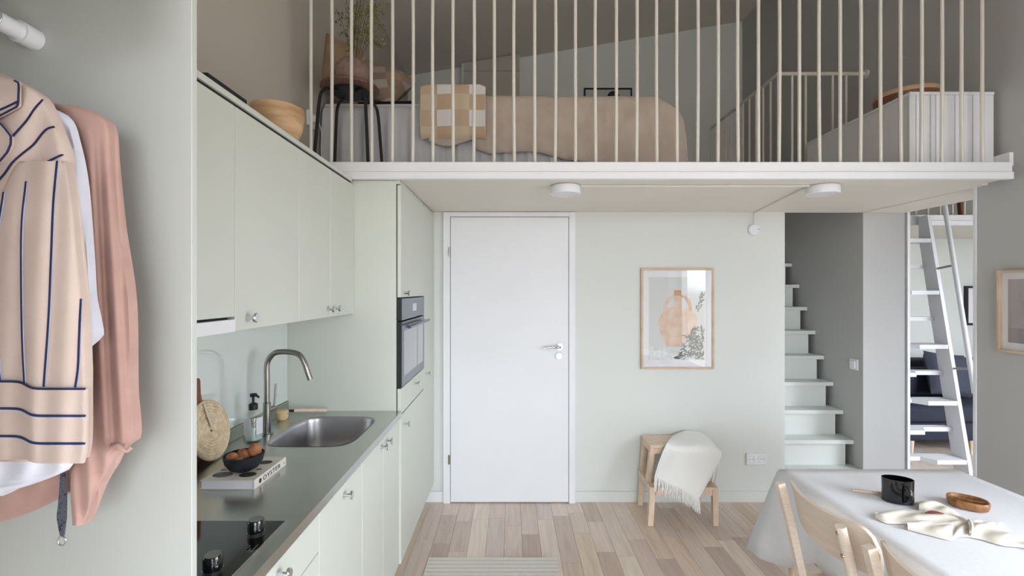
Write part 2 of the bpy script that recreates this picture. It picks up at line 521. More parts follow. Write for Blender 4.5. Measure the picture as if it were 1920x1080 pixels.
far.out('plank_field', M_floor2, fl, kind='stuff')

bx(XL - 0.15, XL, YR, YE + 0.15, 0, 4.2).out('wall_left', M_wallleft, **ST)
# back wall below the loft: from the left wall to the stair opening
bx(XL, 1.975, YB, YB + 0.12, 0, ZL0).out('wall_back', M_wall, **ST)
# thick right wall with the passage to the next room
w = MB()
w.box(XR, XR2, YR - 0.18, WINR[0], 0, 5.0); w.box(XR, XR2, WINR[1], 2.575, 0, 5.0)
w.box(XR, XR2, WINR[0], WINR[1], 0, WINR[2]); w.box(XR, XR2, WINR[0], WINR[1], WINR[3], 5.0)
w.box(XR, XR2, YB, YE + 0.15, 0, 5.0)
w.box(XR, XR2, 2.575, YB, ZL0, 5.0)
w.out('wall_right', M_wallgrey, **ST)
# corner strips of the passage
bx(XR2 + 0.001, XR2 + 0.02, YB - 0.012, YB + 0.03, 0, ZL0).out('trim_1', M_white, **ST)
bx(XR - 0.006, XR - 0.0005, 2.558, 2.5745, 0, ZL0).out('trim_2', M_white, **ST)
bx(XR + 0.0005, XR2, 2.5755, YB - 0.0005, ZL0 - 0.004, ZL0 - 0.0005).out('trim_5', M_soffit, **ST)
# end wall behind the loft and the neighbouring room
bx(XL - 0.15, XE + 0.1, YE, YE + 0.15, 0, 5.4).out('wall_end', M_wall, **ST)
bx(XE, XE + 0.15, YN, YE, 0, 5.4).out('wall_far_right', M_wall, **ST)
# stair enclosure
bx(1.93, 1.975, YB + 0.12, 4.62, 0, ZL0).out('wall_stair_left', M_wall, **ST)
bx(1.93, XR, 4.62, 4.70, 0, ZL0).out('wall_stair_end', M_wall, **ST)
# facade with windows behind the camera, and the facade of the next room
f = MB()
xs = [XL - 0.15] + [v for wq in WIN for v in wq[:2]] + [XR]
for i in range(0, len(xs), 2):
    f.box(xs[i], xs[i + 1], YR - 0.18, YR, 0, 5.4)
for (x0, x1, z0, z1) in WIN:
    f.box(x0, x1, YR - 0.18, YR, 0, z0); f.box(x0, x1, YR - 0.18, YR, z1, 5.4)
f.out('wall_rear', M_wall, **ST)
f = MB()
f.box(XR2, WINN[0], YN - 0.18, YN, 0, 5.4); f.box(WINN[1], XE + 0.15, YN - 0.18, YN, 0, 5.4)
f.box(WINN[0], WINN[1], YN - 0.18, YN, 0, WINN[2]); f.box(WINN[0], WINN[1], YN - 0.18, YN, WINN[3], 5.4)
f.out('wall_rear_next_room', M_wall, **ST)
def window(i, T, a0, a1, z0, z1):
    """window frame in a wall plane; T maps (along, depth, z) to the world"""
    def b(mb, p0, p1, q0, q1, r0, r1):
        A = T(p0, q0, r0); B = T(p1, q1, r1)
        mb.box(A[0], B[0], A[1], B[1], A[2], B[2])
    am = (a0 + a1) / 2
    fr = MB()
    b(fr, a0, a0 + 0.06, -0.1, -0.04, z0, z1); b(fr, a1 - 0.06, a1, -0.1, -0.04, z0, z1)
    b(fr, a0 + 0.06, a1 - 0.06, -0.1, -0.04, z0, z0 + 0.06); b(fr, a0 + 0.06, a1 - 0.06, -0.1, -0.04, z1 - 0.06, z1)
    b(fr, am - 0.03, am + 0.03, -0.1, -0.04, z0 + 0.06, z1 - 0.06)
    wo = fr.out('window_%d' % i, M_white, **ST)
    for p0, p1 in ((a0 + 0.06, am - 0.03), (am + 0.03, a1 - 0.06)):
        m = MB(); b(m, p0, p1, -0.073, -0.069, z0 + 0.06, z1 - 0.06); m.out('pane', M_pane, wo)
for i, wq in enumerate(WIN):
    window(i + 1, lambda a, d, z: (a, YR + d, z), *wq)
window(3, lambda a, d, z: (a, YN + d, z), *WINN)
window(4, lambda a, d, z: (XR2 - 0.15 - d, a, z), *WINR)
# sloping ceiling
c = MB()
for xa, xb, yy in ((XL - 0.15, XR2, YR - 0.18), (XR2, XE + 0.15, YN - 0.18)):
    c.add([(xa, yy, zceil(xa)), (xb, yy, zceil(xb)), (xb, YE + 0.15, zceil(xb)), (xa, YE + 0.15, zceil(xa)),
           (xa, yy, zceil(xa) + 0.15), (xb, yy, zceil(xb) + 0.15), (xb, YE + 0.15, zceil(xb) + 0.15), (xa, YE + 0.15, zceil(xa) + 0.15)],
          [(0, 1, 2, 3), (4, 7, 6, 5), (0, 4, 5, 1), (1, 5, 6, 2), (2, 6, 7, 3), (3, 7, 4, 0)])
c.out('ceiling', M_ceil, **ST)
# loft slab with the stair hole
s = MB()
s.box(XL, 2.495, YF + 0.02, 2.50, ZL0, ZL1 - 0.012)
s.box(XL, XR, 2.50, YB + 0.02, ZL0, ZL1 - 0.012)
s.box(XL, 1.955, YB + 0.02, YE, ZL0, ZL1 - 0.012)
s.box(1.955, XR, 4.62, YE, ZL0, ZL1 - 0.012)
s.out('floor_loft', M_soffit, **ST)
# fascia of the loft: two stepped boards
fa = MB().box(XL, 2.497, YF - 0.004, YF + 0.02, 2.116, 2.166, bev=0.002).out('trim_3', M_white, **ST)
MB().box(XL, 2.497, YF - 0.012, YF + 0.02, 2.080, 2.1155, bev=0.002).out('fascia_board', M_white, fa)
# baseboards
MB().box(-0.62, -0.486, YB - 0.012, YB - 0.0005, 0, 0.078, bev=0.003).out('baseboard_back', M_white, **ST)
MB().box(0.462, 1.972, YB - 0.012, YB - 0.0005, 0, 0.078, bev=0.003).out('baseboard_back_right', M_wall, **ST)
MB().box(XR - 0.012, XR - 0.0005, 0.2, 2.556, 0, 0.078, bev=0.003).out('baseboard_right', M_wallgrey, **ST)
MB().box(XR - 0.022, XR - 0.0005, 2.37, 3.30, ZL1 - 0.010, ZL1 + 0.06, bev=0.002).out('baseboard_loft', M_white, **ST)

# ------------------------------------------------------------------ door
d = MB()
d.box(-0.485, -0.435, YB - 0.03, YB - 0.0005, 0, 2.085, bev=0.002)
d.box(0.415, 0.461, YB - 0.03, YB - 0.0005, 0, 2.085, bev=0.002)
d.box(-0.435, 0.415, YB - 0.03, YB - 0.0005, 2.052, 2.085, bev=0.002)
do = d.out('door_1', M_white, **ST)
leaf = MB().box(-0.432, 0.412, YB - 0.026, YB - 0.002, 0.008, 2.049, bev=0.0025).out('leaf', M_white, do)
h = MB()
hc = at(1049, 650, YB - 0.03)
h.lathe([(0.001, -0.01), (0.024, -0.01), (0.024, 0.0), (0.001, 0.0)], hc, 24, axis='y')
h.tube([hc, hc + Vector((0, -0.045, 0)), hc + Vector((-0.015, -0.052, 0)), hc + Vector((-0.06, -0.052, 0.002)), hc + Vector((-0.115, -0.050, -0.006))], [0.009, 0.009, 0.0095, 0.008, 0.006], 12)
h.out('door_handle', M_chrome, leaf, 40)
hc2 = at(1048, 667, YB - 0.03)
k = MB().lathe([(0.001, -0.01), (0.022, -0.01), (0.024, -0.006), (0.024, 0.0), (0.001, 0.0)], hc2, 24, axis='y')
k.box(hc2.x - 0.003, hc2.x + 0.003, hc2.y - 0.022, hc2.y - 0.008, hc2.z - 0.014, hc2.z + 0.014)
k.out('lock_escutcheon', M_chrome, leaf, 40)
for py in (472, 862):
    q = at(842, py, YB - 0.035)
    MB().tube([q + Vector((0, 0, -0.032)), q + Vector((0, 0, 0.032))], 0.007, 10).out('hinge', M_nickel, do, 40)

# ------------------------------------------------------------------ staircase behind the back wall
t = thing('staircase', 'steep pale painted staircase climbing inside the narrow opening in the back wall', 'staircase', (2.26, 3.9, 0))
zt = [0.03 + 0.193 * i for i in range(1, 12)]
for i, z in enumerate(zt):
    yn = 3.474 + (i - 1) * 0.109          # nose of tread i
    if i == 10: break
    MB().box(1.977, XR - 0.002, yn, yn + 0.165, z - 0.030, z, bev=0.002).out('tread', M_stair, t)
    zb = 0 if i == 0 else zt[i - 1]
    MB().box(1.978, XR - 0.045, yn + 0.028, yn + 0.040, zb, z - 0.030).out('riser', M_stair, t)
# switch on the stair wall
q = at(1603, 683, XR / ((1603 - CX) / FPX))
t = thing('light_switch', 'small white light switch on the grey wall beside the stairs', 'light switch', (XR - 0.006, q.y, q.z - 0.04))
MB().box(XR - 0.012, XR - 0.0005, q.y - 0.04, q.y + 0.04, q.z - 0.04, q.z + 0.04, bev=0.003).out('plate', M_white, t)
MB().box(XR - 0.024, XR - 0.012, q.y - 0.026, q.y + 0.026, q.z - 0.026, q.z + 0.026, bev=0.003).out('rocker', M_white, t)

# ------------------------------------------------------------------ front railing of the loft
t = thing('loft_railing', 'tall white railing of slim rods along the loft edge', 'railing', (0.7, YF + 0.04, 2.166))
for i in range(34):
    px = 583 + 38.15 * i
    xx = (px - CX) / FPX * (YF + 0.03)
    bend = 0.004 * math.sin(i * 1.7)
    pts = [(xx + bend * math.sin(k / 5 * PI), YF + 0.03, 2.1525 + (3.30 - 2.1525) * k / 5) for k in range(6)]
    MB().tube(pts, 0.0085, 8).out('baluster', M_whitesat, t, 40)
MB().tube([(-1.12, YF + 0.03, 3.30), (2.52, YF + 0.03, 3.30)], 0.018, 12).out('top_rail', M_whitesat, t, 40)

# railing round the stair hole
t = thing('stair_railing', 'white guard railing round the stair opening up on the loft', 'railing', (2.2, 3.4, ZL1))
zr = 3.07; yr = 3.352; xr0 = 1.912; yr2 = 4.48
MB().tube([(xr0, yr, zr), (2.535, yr, zr)], 0.014, 10).out('top_rail', M_whitesat, t, 40)
MB().tube([(xr0, yr, zr), (xr0, yr2, zr)], 0.014, 10).out('top_rail', M_whitesat, t, 40)
for i in range(7):
    xx = xr0 + i * 0.0965
    MB().tube([(xx, yr, 2.1535), (xx, yr, zr - 0.005)], 0.008 if i else 0.012, 8).out('baluster', M_whitesat, t, 40)
for i in range(1, 12):
    yy = yr + i * (yr2 - yr) / 11
    MB().tube([(xr0, yy, 2.1535), (xr0, yy, zr - 0.005)], 0.008, 8).out('baluster', M_whitesat, t, 40)
MB().lathe([(0.001, -0.012), (0.03, -0.012), (0.03, 0), (0.001, 0)], (XR - 0.0008, yr, zr), 20, axis='x').out('wall_bracket', M_whitesat, t, 40)

# ------------------------------------------------------------------ ceiling lamps below the loft, cable and ceiling socket
def puck(px, label):
    p = Vector(((px - CX) / FPX * 2.52, 2.52, ZL0))
    t = thing('ceiling_lamp', label, 'lamp', (p.x, p.y, ZL0 - 0.048), 'ceiling lamps under the loft')
    MB().lathe([(0.001, -0.004), (0.078, -0.004), (0.081, -0.008), (0.081, -0.046), (0.078, -0.048), (0.070, -0.048), (0.070, -0.0005), (0.001, -0.0005)], p, 40).out('housing', M_white, t, 40)
    MB().lathe([(0.001, -0.046), (0.0695, -0.046), (0.0695, -0.042), (0.001, -0.042)], p, 40).out('diffuser', M_white, t, 40)
    return p
p1 = puck(1060, 'flat round white lamp under the loft, above the door')
p2 = puck(1542, 'flat round white lamp under the loft, above the stair opening')
sk = at(1414, 431, YB - 0.012)
cb = MB()
zc = ZL0 - 0.006
cb.tube([(p1.x + 0.083, 2.50, zc), (p2.x - 0.083, 2.50, zc)], 0.0045, 8)
cb.tube([(p2.x - 0.070, 2.575, zc), (sk.x, YB - 0.012, zc), (sk.x, YB - 0.012, sk.z + 0.02)], 0.0035, 8)
cb.out('lamp_cable', M_whitesat, smooth=40, label='thin white cable linking the two lamps and running down to the wall socket', cat='cable')
t = thing('wall_socket_box', 'small round white junction box high on the back wall under the cable', 'junction box', (sk.x, YB - 0.01, sk.z - 0.042))
MB().lathe([(0.001, -0.022), (0.036, -0.022), (0.042, -0.016), (0.042, -0.0005), (0.001, -0.0005)], (sk.x, YB, sk.z), 28, axis='y').out('cover', M_white, t, 40)
MB().tube([(sk.x + 0.026, YB - 0.026, sk.z + 0.003), (sk.x + 0.026, YB - 0.02, sk.z + 0.003)], 0.004, 8).out('screw', M_nickel, t, 40)

# double power socket low on the wall
q = at(1417, 860, YB)
t = thing('double_socket', 'white double power socket low on the back wall beside the step stool', 'socket', (q.x, YB - 0.005, q.z - 0.042))
MB().box(q.x - 0.072, q.x + 0.072, YB - 0.012, YB - 0.0005, q.z - 0.042, q.z + 0.042, bev=0.003).out('plate', M_white, t)
for sx in (-1, 1):
    cc = Vector((q.x + sx * 0.036, YB - 0.0122, q.z))
    ring = MB().tube([cc + Vector((0.024 * math.cos(k / 28 * 2 * PI), -0.0005, 0.024 * math.sin(k / 28 * 2 * PI))) for k in range(29)], 0.0022, 8).out('outlet', M_white, t, 60)
    for dx in (-0.0095, 0.0095):
        MB().lathe([(0.0005, -0.0006), (0.0030, -0.0006), (0.0030, 0.0), (0.0005, 0.0)], cc + Vector((dx, 0, 0)), 12, axis='y').out('pin_hole', M_inkgrey, ring)

# ------------------------------------------------------------------ kitchen
XF = -0.566                            # cabinet front plane
XW = -0.5515                           # worktop front edge
ZW0, ZW1 = 0.887, 0.917
XU = -0.792                            # wall cabinet front plane
ZU0, ZU1 = 1.409, 2.063
Y0k, YT = 0.866, 2.372                 # kitchen run between wardrobe panel and tall unit
XWK = XL + 0.0

def knob(par, x, y, z, small=False):
    r = 0.0135
    k = MB().lathe([(0.0055, 0.0), (0.0055, 0.022), (0.0145, 0.026), (0.0145, 0.031), (0.0120, 0.033), (0.001, 0.033)], (x, y, z), 18, axis='x')
    return k.out('knob', M_chrome, par, 35)

def unit(name, label, cat, y0, y1, z0, z1, xf, fronts, plinth=True, group=None, top=True):
    """cabinet: carcass + fronts; fronts = (kind, y0, y1, z0, z1, [(knob_y, knob_z)])"""
    t = thing(name, label, cat, ((XL + xf) / 2, (y0 + y1) / 2, 0 if plinth else z0), group)
    MB().box(XL + 0.003, xf - 0.021, y0 + 0.001, y1 - 0.001, z0, z1).out('body', M_sage, t)
    if plinth:
        MB().box(XL + 0.003, xf - 0.07, y0 + 0.001, y1 - 0.001, 0.0005, z0).out('plinth', M_sage, t)
    for kd, a, b, c_, d_, kn in fronts:
        dd = MB().box(xf - 0.019, xf, a + 0.0015, b - 0.0015, c_ + 0.0015, d_ - 0.0015, bev=0.0015).out(kd, M_sage, t)
        for ky, kz in kn:
            knob(dd, xf, ky, kz)
    return t

unit('base_cabinet', 'sage green base cabinet of drawers under the black hob', 'cabinet', Y0k, 1.384, 0.14, ZW0 - 0.001, XF,
     [('drawer', Y0k, 1.384, 0.757, ZW0 - 0.004, [(1.135, 0.842)]), ('drawer', Y0k, 1.384, 0.45, 0.757, [(1.135, 0.72)]), ('drawer', Y0k, 1.384, 0.14, 0.45, [(1.135, 0.41)])])
unit('base_cabinet', 'narrow sage green base cabinet with a single knob between hob and sink', 'cabinet', 1.384, 1.785, 0.14, ZW0 - 0.001, XF,
     [('door', 1.384, 1.785, 0.14, ZW0 - 0.004, [(1.585, 0.836)])])
unit('base_cabinet', 'sage green sink cabinet with two doors and a pair of knobs', 'cabinet', 1.785, 2.370, 0.14, 0.72, XF,
     [('door', 1.785, 2.08, 0.14, ZW0 - 0.004, [(2.04, 0.846)]), ('door', 2.08, 2.370, 0.14, ZW0 - 0.004, [(2.12, 0.846)])])

# wall cabinets
unit('wall_cabinet', 'sage green wall cabinet above the white hood strip', 'cabinet', Y0k, 1.348, ZU0 + 0.06, ZU1 - 0.006, XU,
     [('door', Y0k, 1.348, ZU0 + 0.042, ZU1 - 0.0045, [])], plinth=False)
unit('wall_cabinet', 'single door sage green wall cabinet next to the white hood strip', 'cabinet', 1.348, 1.755, ZU0, ZU1 - 0.006, XU,
     [('door', 1.348, 1.755, ZU0, ZU1 - 0.0045, [(1.405, ZU0 + 0.037)])], plinth=False)
unit('wall_cabinet', 'two door sage green wall cabinet above the sink touching the tall unit', 'cabinet', 1.755, 2.370, ZU0, ZU1 - 0.006, XU,
     [('door', 1.755, 2.06, ZU0, ZU1 - 0.0045, [(2.022, ZU0 + 0.037)]), ('door', 2.06, 2.370, ZU0, ZU1 - 0.0045, [(2.098, ZU0 + 0.037)])], plinth=False)
tb = MB().box(XL + 0.002, XU + 0.004, Y0k, 2.325, ZU1 + 0.003, 2.083, bev=0.001).out('top_board', M_sage, label='long sage green board capping the wall cabinets', cat='board')
MB().box(XL + 0.01, XU - 0.004, Y0k + 0.001, 2.325, ZU1 - 0.0035, ZU1 + 0.0028).out('shadow_line', M_dark, tb)  # dark strip painting the shadow line between doors and top board
t = thing('range_hood', 'slim white cooker hood strip below the first wall cabinet', 'hood', (-0.96, 1.1, ZU0))
MB().box(XL + 0.003, XU - 0.021, Y0k + 0.002, 1.346, ZU0, ZU0 + 0.058).out('hood_body', M_dark, t)  # coloured dark for the shade in the gap above the hood front
MB().box(XU - 0.020, XU + 0.001, Y0k + 0.002, 1.3465, ZU0, ZU0 + 0.036, bev=0.001).out('hood_front', M_white, t)

# backsplash
MB().box(XL + 0.0005, XL + 0.006, Y0k, 2.370, ZW1 + 0.054, ZU0 - 0.001).out('glass_backsplash', M_splash, label='glossy pale green glass backsplash between worktop and wall cabinets', cat='backsplash')

# worktop with sink cut-out and steel upstand
SX0, SX1, SY0, SY1 = -0.985, -0.632, 1.832, 2.262
scx, scy, sa, sb = (SX0 + SX1) / 2, (SY0 + SY1) / 2, (SX1 - SX0) / 2, (SY1 - SY0) / 2
def serect(a, b, ang, n=5.0):
    c_, s_ = math.cos(ang), math.sin(ang)
    r = 1.0 / ((abs(c_) / a) ** n + (abs(s_) / b) ** n) ** (1.0 / n)
    return r * c_, r * s_
t = thing('worktop', 'brushed stainless steel worktop with folded front edge', 'worktop', (-0.84, 1.62, ZW0))
w = MB()
xw1 = XW
w.box(XL + 0.002, xw1, Y0k, 1.78, ZW0, ZW1)
w.box(XL + 0.002, xw1, 2.31, YT - 0.002, ZW0, ZW1)
xa, xb, ya, yb = XL + 0.002, xw1, 1.78, 2.31
corner = sorted([math.atan2(y - scy, x - scx) % (2 * PI) for x in (xa, xb) for y in (ya, yb)])
angs = sorted([2 * PI * i / 72 for i in range(72)] + corner)
inner = []; outer = []
for an in angs:
    ex, ey = serect(sa, sb, an)
    inner.append((scx + ex, scy + ey))
    c_, s_ = math.cos(an), math.sin(an)
    kx = ((xb - scx) if c_ > 0 else (xa - scx)) / c_ if abs(c_) > 1e-9 else 1e9
    ky = ((yb - scy) if s_ > 0 else (ya - scy)) / s_ if abs(s_) > 1e-9 else 1e9
    kk = min(kx, ky)
    outer.append((scx + c_ * kk, scy + s_ * kk))
n = len(angs)
V = [(x, y, ZW1) for x, y in inner] + [(x, y, ZW1) for x, y in outer] + [(x, y, ZW0) for x, y in inner] + [(x, y, ZW0) for x, y in outer]
F = []
for i in range(n):
    j = (i + 1) % n
    F += [(i, j, n + j, n + i), (2 * n + i, 3 * n + i, 3 * n + j, 2 * n + j), (n + i, n + j, 3 * n + j, 3 * n + i), (i, 2 * n + i, 2 * n + j, j)]
w.add(V, F)
w.out('steel_top', M_steel, t, 30)
MB().box(XL + 0.0005, XL + 0.012, Y0k, YT - 0.002, ZW1, ZW1 + 0.052, bev=0.002).out('upstand', M_steel, t)

t = thing('sink', 'rounded dark steel sink bowl sunk into the worktop', 'sink', (scx, scy, ZW1 - 0.18))
sk_ = MB()
rings = [(-0.0015, 0.0015), (0.0015, 0.0), (0.004, -0.006), (0.006, -0.02), (0.012, -0.10), (0.02, -0.145), (0.045, -0.168), (0.10, -0.176)]
V = []; nn = 64
for ins, z in rings:
    for i in range(nn):
        an = 2 * PI * i / nn
        ex, ey = serect(sa - ins, sb - ins, an, 5.0)
        V.append((scx + ex, scy + ey, ZW1 + z))
F = [(i * nn + j, i * nn + (j + 1) % nn, (i + 1) * nn + (j + 1) % nn, (i + 1) * nn + j) for i in range(len(rings) - 1) for j in range(nn)]
F.append(tuple((len(rings) - 1) * nn + j for j in range(nn)))
sk_.add(V, F).out('bowl', M_sink, t, 60)
MB().lathe([(0.001, 0.002), (0.038, 0.002), (0.042, 0.0), (0.042, -0.004)], (scx, scy, ZW1 - 0.1745), 24).out('drain', M_chrome, t, 40)
q = on(519, 824, ZW1)
MB().lathe([(0.001, 0.006), (0.011, 0.006), (0.014, 0.0), (0.001, 0.0)], (SX0 + 0.016, 1.92, ZW1 - 0.045), 16, axis='x').out('overflow', M_chrome, t, 40)

# faucet
fb = Vector((-1.032, 1.985, ZW1))
t = thing('faucet', 'brushed steel kitchen tap with tall bent spout beside the sink', 'faucet', fb)
MB().lathe([(0.024, 0.0005), (0.024, 0.004), (0.0155, 0.006), (0.0155, 0.135), (0.012, 0.137)], fb, 20).out('body', M_nickel, t, 40)
pts = [fb + Vector((0, 0, 0.13)), fb + Vector((0, 0, 0.22)), fb + Vector((0, 0, 0.290)), fb + Vector((0.010, 0, 0.322)), fb + Vector((0.034, 0, 0.345)),
       fb + Vector((0.070, 0, 0.350)), fb + Vector((0.115, 0, 0.346)), fb + Vector((0.142, 0, 0.332)), fb + Vector((0.160, 0, 0.300)), fb + Vector((0.172, 0, 0.265)), fb + Vector((0.184, 0, 0.232))]
MB().tube(catmull(pts, 5), 0.0115, 16).out('spout', M_nickel, t, 40)
MB().tube([fb + Vector((0, 0.012, 0.10)), fb + Vector((0.006, 0.05, 0.10))], 0.012, 14).out('valve', M_nickel, t, 40)
MB().tube([fb + Vector((0.006, 0.047, 0.105)), fb + Vector((0.009, 0.050, 0.155)), fb + Vector((0.011, 0.052, 0.205))], 0.004, 10).out('lever', M_nickel, t, 40)

# soap bottle
q = on(476, 819, ZW1); q.x = -1.043; q.y = 1.900
t = thing('soap_bottle', 'clear square soap bottle with white labels and black pump', 'soap bottle', q)
def rsq(a, z, rot=0.5, n=32, e=4.0):
    o = []
    for i in range(n):
        an = 2 * PI * i / n
        x, y = serect(a, a, an, e)
        o.append(Vector((q.x + x * math.cos(rot) - y * math.sin(rot), q.y + x * math.sin(rot) + y * math.cos(rot), q.z + z)))
    return o
def loftrings(rs, cap=True):
    m = MB(); n = len(rs[0]); V = [v for r in rs for v in r]
    F = [(i * n + j, i * n + (j + 1) % n, (i + 1) * n + (j + 1) % n, (i + 1) * n + j) for i in range(len(rs) - 1) for j in range(n)]
    if cap: F += [tuple(range(n - 1, -1, -1)), tuple((len(rs) - 1) * n + j for j in range(n))]
    return m.add(V, F)
ROT = -0.28
loftrings([rsq(0.025, 0.0005, ROT), rsq(0.029, 0.004, ROT), rsq(0.030, 0.02, ROT), rsq(0.030, 0.095, ROT), rsq(0.027, 0.110, ROT, e=3), rsq(0.016, 0.122, ROT, e=2), rsq(0.014, 0.132, ROT, e=2)]).out('bottle', M_bottle, t, 50)
loftrings([rsq(0.024, 0.006, ROT), rsq(0.0275, 0.010, ROT), rsq(0.0275, 0.060, ROT)]).out('liquid_soap', mat('pale_soap', (206, 220, 216), 0.15, spec=0.5), t, 50)
for a in (-PI / 2, -PI):
    aa = ROT + a + PI / 2
    nx = Vector((math.cos(aa), math.sin(aa), 0)); tx = Vector((-math.sin(aa), math.cos(aa), 0))
    c0 = q + nx * 0.0305
    MB().add([c0 + tx * (0.0165 * i) + nx * (0.0008 * w_) + Vector((0, 0, z)) for w_ in (0, 1) for (i, z) in ((-1, 0.032), (1, 0.032), (1, 0.098), (-1, 0.098))],
             [(0, 1, 2, 3), (4, 7, 6, 5), (0, 4, 5, 1), (1, 5, 6, 2), (2, 6, 7, 3), (3, 7, 4, 0)]).out('label', M_label, t)
pm = MB()
pm.lathe([(0.001, 0.128), (0.017, 0.128), (0.017, 0.150), (0.010, 0.154), (0.005, 0.156), (0.005, 0.178), (0.012, 0.180), (0.013, 0.192), (0.001, 0.194)], q, 18)
pm.tube([q + Vector((0, 0, 0.187)), q + Vector((0.018, -0.012, 0.188)), q + Vector((0.034, -0.022, 0.182))], [0.007, 0.0055, 0.004], 10)
pm.out('pump', M_black, t, 40)

# dish brush
a = on(524, 789, ZW1); b = on(584, 774, ZW1)
t = thing('dish_brush', 'wooden dish brush with round pale bristle head lying behind the tap', 'brush', a)
hc_ = a + Vector((0.005, 0.02, 0.032))
MB().lathe([(0.020, -0.031), (0.026, -0.018), (0.026, 0.0)], hc_, 20).out('bristles', M_bristle, t, 40)
MB().lathe([(0.026, 0.0), (0.028, 0.004), (0.024, 0.013), (0.001, 0.014)], hc_, 20).out('head', M_bristle, t, 40)
dirv = Vector((0.155, 0.11, -0.012))
MB().tube([hc_ + Vector((0.022, 0.012, 0.006)), hc_ + Vector((0.045, 0.024, 0.004))], 0.006, 10).out('ferrule', M_black, t, 40)
MB().tube([hc_ + Vector((0.043, 0.024, 0.005)), hc_ + Vector((0.10, 0.05, -0.001)), hc_ + Vector((0.175, 0.085, -0.010))], [0.008, 0.0095, 0.009], 12).out('handle', M_pine, t, 40)

# hob with two knobs
t = thing('hob', 'black glass hob with two round control knobs set in the worktop', 'hob', (-0.845, 1.06, ZW1))
MB().box(-1.095, -0.593, 0.885, 1.234, ZW1 + 0.0005, ZW1 + 0.006, bev=0.0015).out('glass', M_hob, t)
MB().box(-0.5928, -0.5912, 0.885, 1.236, ZW1 + 0.0005, ZW1 + 0.0062).out('edge_trim', M_chrome, t)
for (kx, ky) in ((-0.637, 1.172), (-0.645, 1.015)):
    kb = MB().lathe([(0.0195, 0.004), (0.0195, 0.030), (0.0175, 0.034), (0.001, 0.034)], (kx, ky, ZW1 + 0.006), 28).out('control_knob', M_blackgloss, t, 40)
    MB().lathe([(0.0185, 0.0005), (0.0202, 0.0005), (0.0202, 0.004), (0.0185, 0.004)], (kx, ky, ZW1 + 0.006), 28).out('chrome_ring', M_chrome, kb, 40)
    MB().lathe([(0.001, 0.0341), (0.0165, 0.0341), (0.0165, 0.0350), (0.001, 0.0350)], (kx, ky, ZW1 + 0.006), 28).out('cap', mat('dark_satin_steel', (150, 148, 146), 0.3, 0.8), kb, 40)
mk = MB()
for dx, dy, r in ((0.002, 0.0, 0.006), (-0.004, 0.014, 0.004)):
    c0 = on(463, 1030, ZW1 + 0.0062)
    mk.lathe([(r - 0.0012, 0), (r - 0.0012, 0.0003), (r, 0.0003), (r, 0)], (c0.x + dx, c0.y + dy, ZW1 + 0.0061), 16)
mk.box(c0.x + 0.014, c0.x + 0.0155, c0.y - 0.012, c0.y + 0.02, ZW1 + 0.0061, ZW1 + 0.0064)
mk.out('printed_symbol', M_inkgrey, t)

# book with bowl of walnuts
BX0, BX1, BY0, BY1 = -0.952, -0.786, 1.437, 1.640
t = thing('book', 'cream cookbook lying on the worktop with dark round prints and spine lettering', 'book', ((BX0 + BX1) / 2, (BY0 + BY1) / 2, ZW1))
MB().box(BX0 + 0.003, BX1 - 0.002, BY0 + 0.003, BY1 - 0.003, ZW1 + 0.0030, ZW1 + 0.0262).out('pages', M_paper, t)
cv = MB(); cv.box(BX0, BX1, BY0, BY1, ZW1 + 0.0005, ZW1 + 0.0030); cv.box(BX0, BX1, BY0, BY1, ZW1 + 0.0262, ZW1 + 0.0290); cv.box(BX1 - 0.0018, BX1, BY0, BY1, ZW1 + 0.003, ZW1 + 0.0262)
cov = cv.out('cover', M_cover, t)
def ovalprint(px, py, rx, ry, m, nm='oyster_print'):
    c0 = on(px, py, ZW1 + 0.029)
    MB().lathe([(0.001, 0.0), (1.0 * rx, 0.0), (1.0 * rx, 0.0004), (0.001, 0.0004)], (c0.x, c0.y, ZW1 + 0.0291), 22, sx=1, sy=ry / rx).out(nm, m, cov)
ovalprint(418, 890, 0.030, 0.022, M_inkgrey)
ovalprint(465, 890, 0.026, 0.020, M_inkbrown)
ovalprint(497, 867, 0.024, 0.017, M_inkbrown)
ovalprint(486, 880, 0.009, 0.006, M_inkgrey, 'small_print')
ovalprint(420, 881, 0.010, 0.005, M_inkgrey, 'small_print')
def text_mesh(body, size, extrude=0.0003):
    cu = bpy.data.curves.new('lettering', 'FONT'); cu.body = body; cu.size = size; cu.extrude = extrude; cu.space_character = 1.12
    cu.align_x = 'LEFT'; cu.resolution_u = 4
    o = bpy.data.objects.new('lettering_source', cu); COL.objects.link(o)
    bpy.context.view_layer.update()
    me = bpy.data.meshes.new_from_object(o.evaluated_get(bpy.context.evaluated_depsgraph_get()))
    bpy.data.objects.remove(o); bpy.data.curves.remove(cu)
    return me
me = text_mesh('OYSTER', 0.0205)
wid = max(v.co.x for v in me.vertices)
kx = 0.112 / wid
tm = MB()
tm.add([(BX1 + 0.0004 + v.co.z, BY0 + 0.050 + v.co.x * kx, ZW1 + 0.0075 + v.co.y) for v in me.vertices], [tuple(p.vertices) for p in me.polygons])
tm.out('spine_lettering', M_ink, cov)
MB().lathe([(0.001, 0.0002), (0.0075, 0.0002), (0.0075, 0.0007), (0.001, 0.0007)], (BX1, BY0 + 0.034, ZW1 + 0.0145), 18, axis='x').out('spine_emblem', M_inkbrown, cov)
MB().lathe([(0.001, 0.0002), (0.0022, 0.0002), (0.0022, 0.0007), (0.001, 0.0007)], (BX1, BY1 - 0.014, ZW1 + 0.0125), 12, axis='x').out('spine_dot', M_ink, cov)

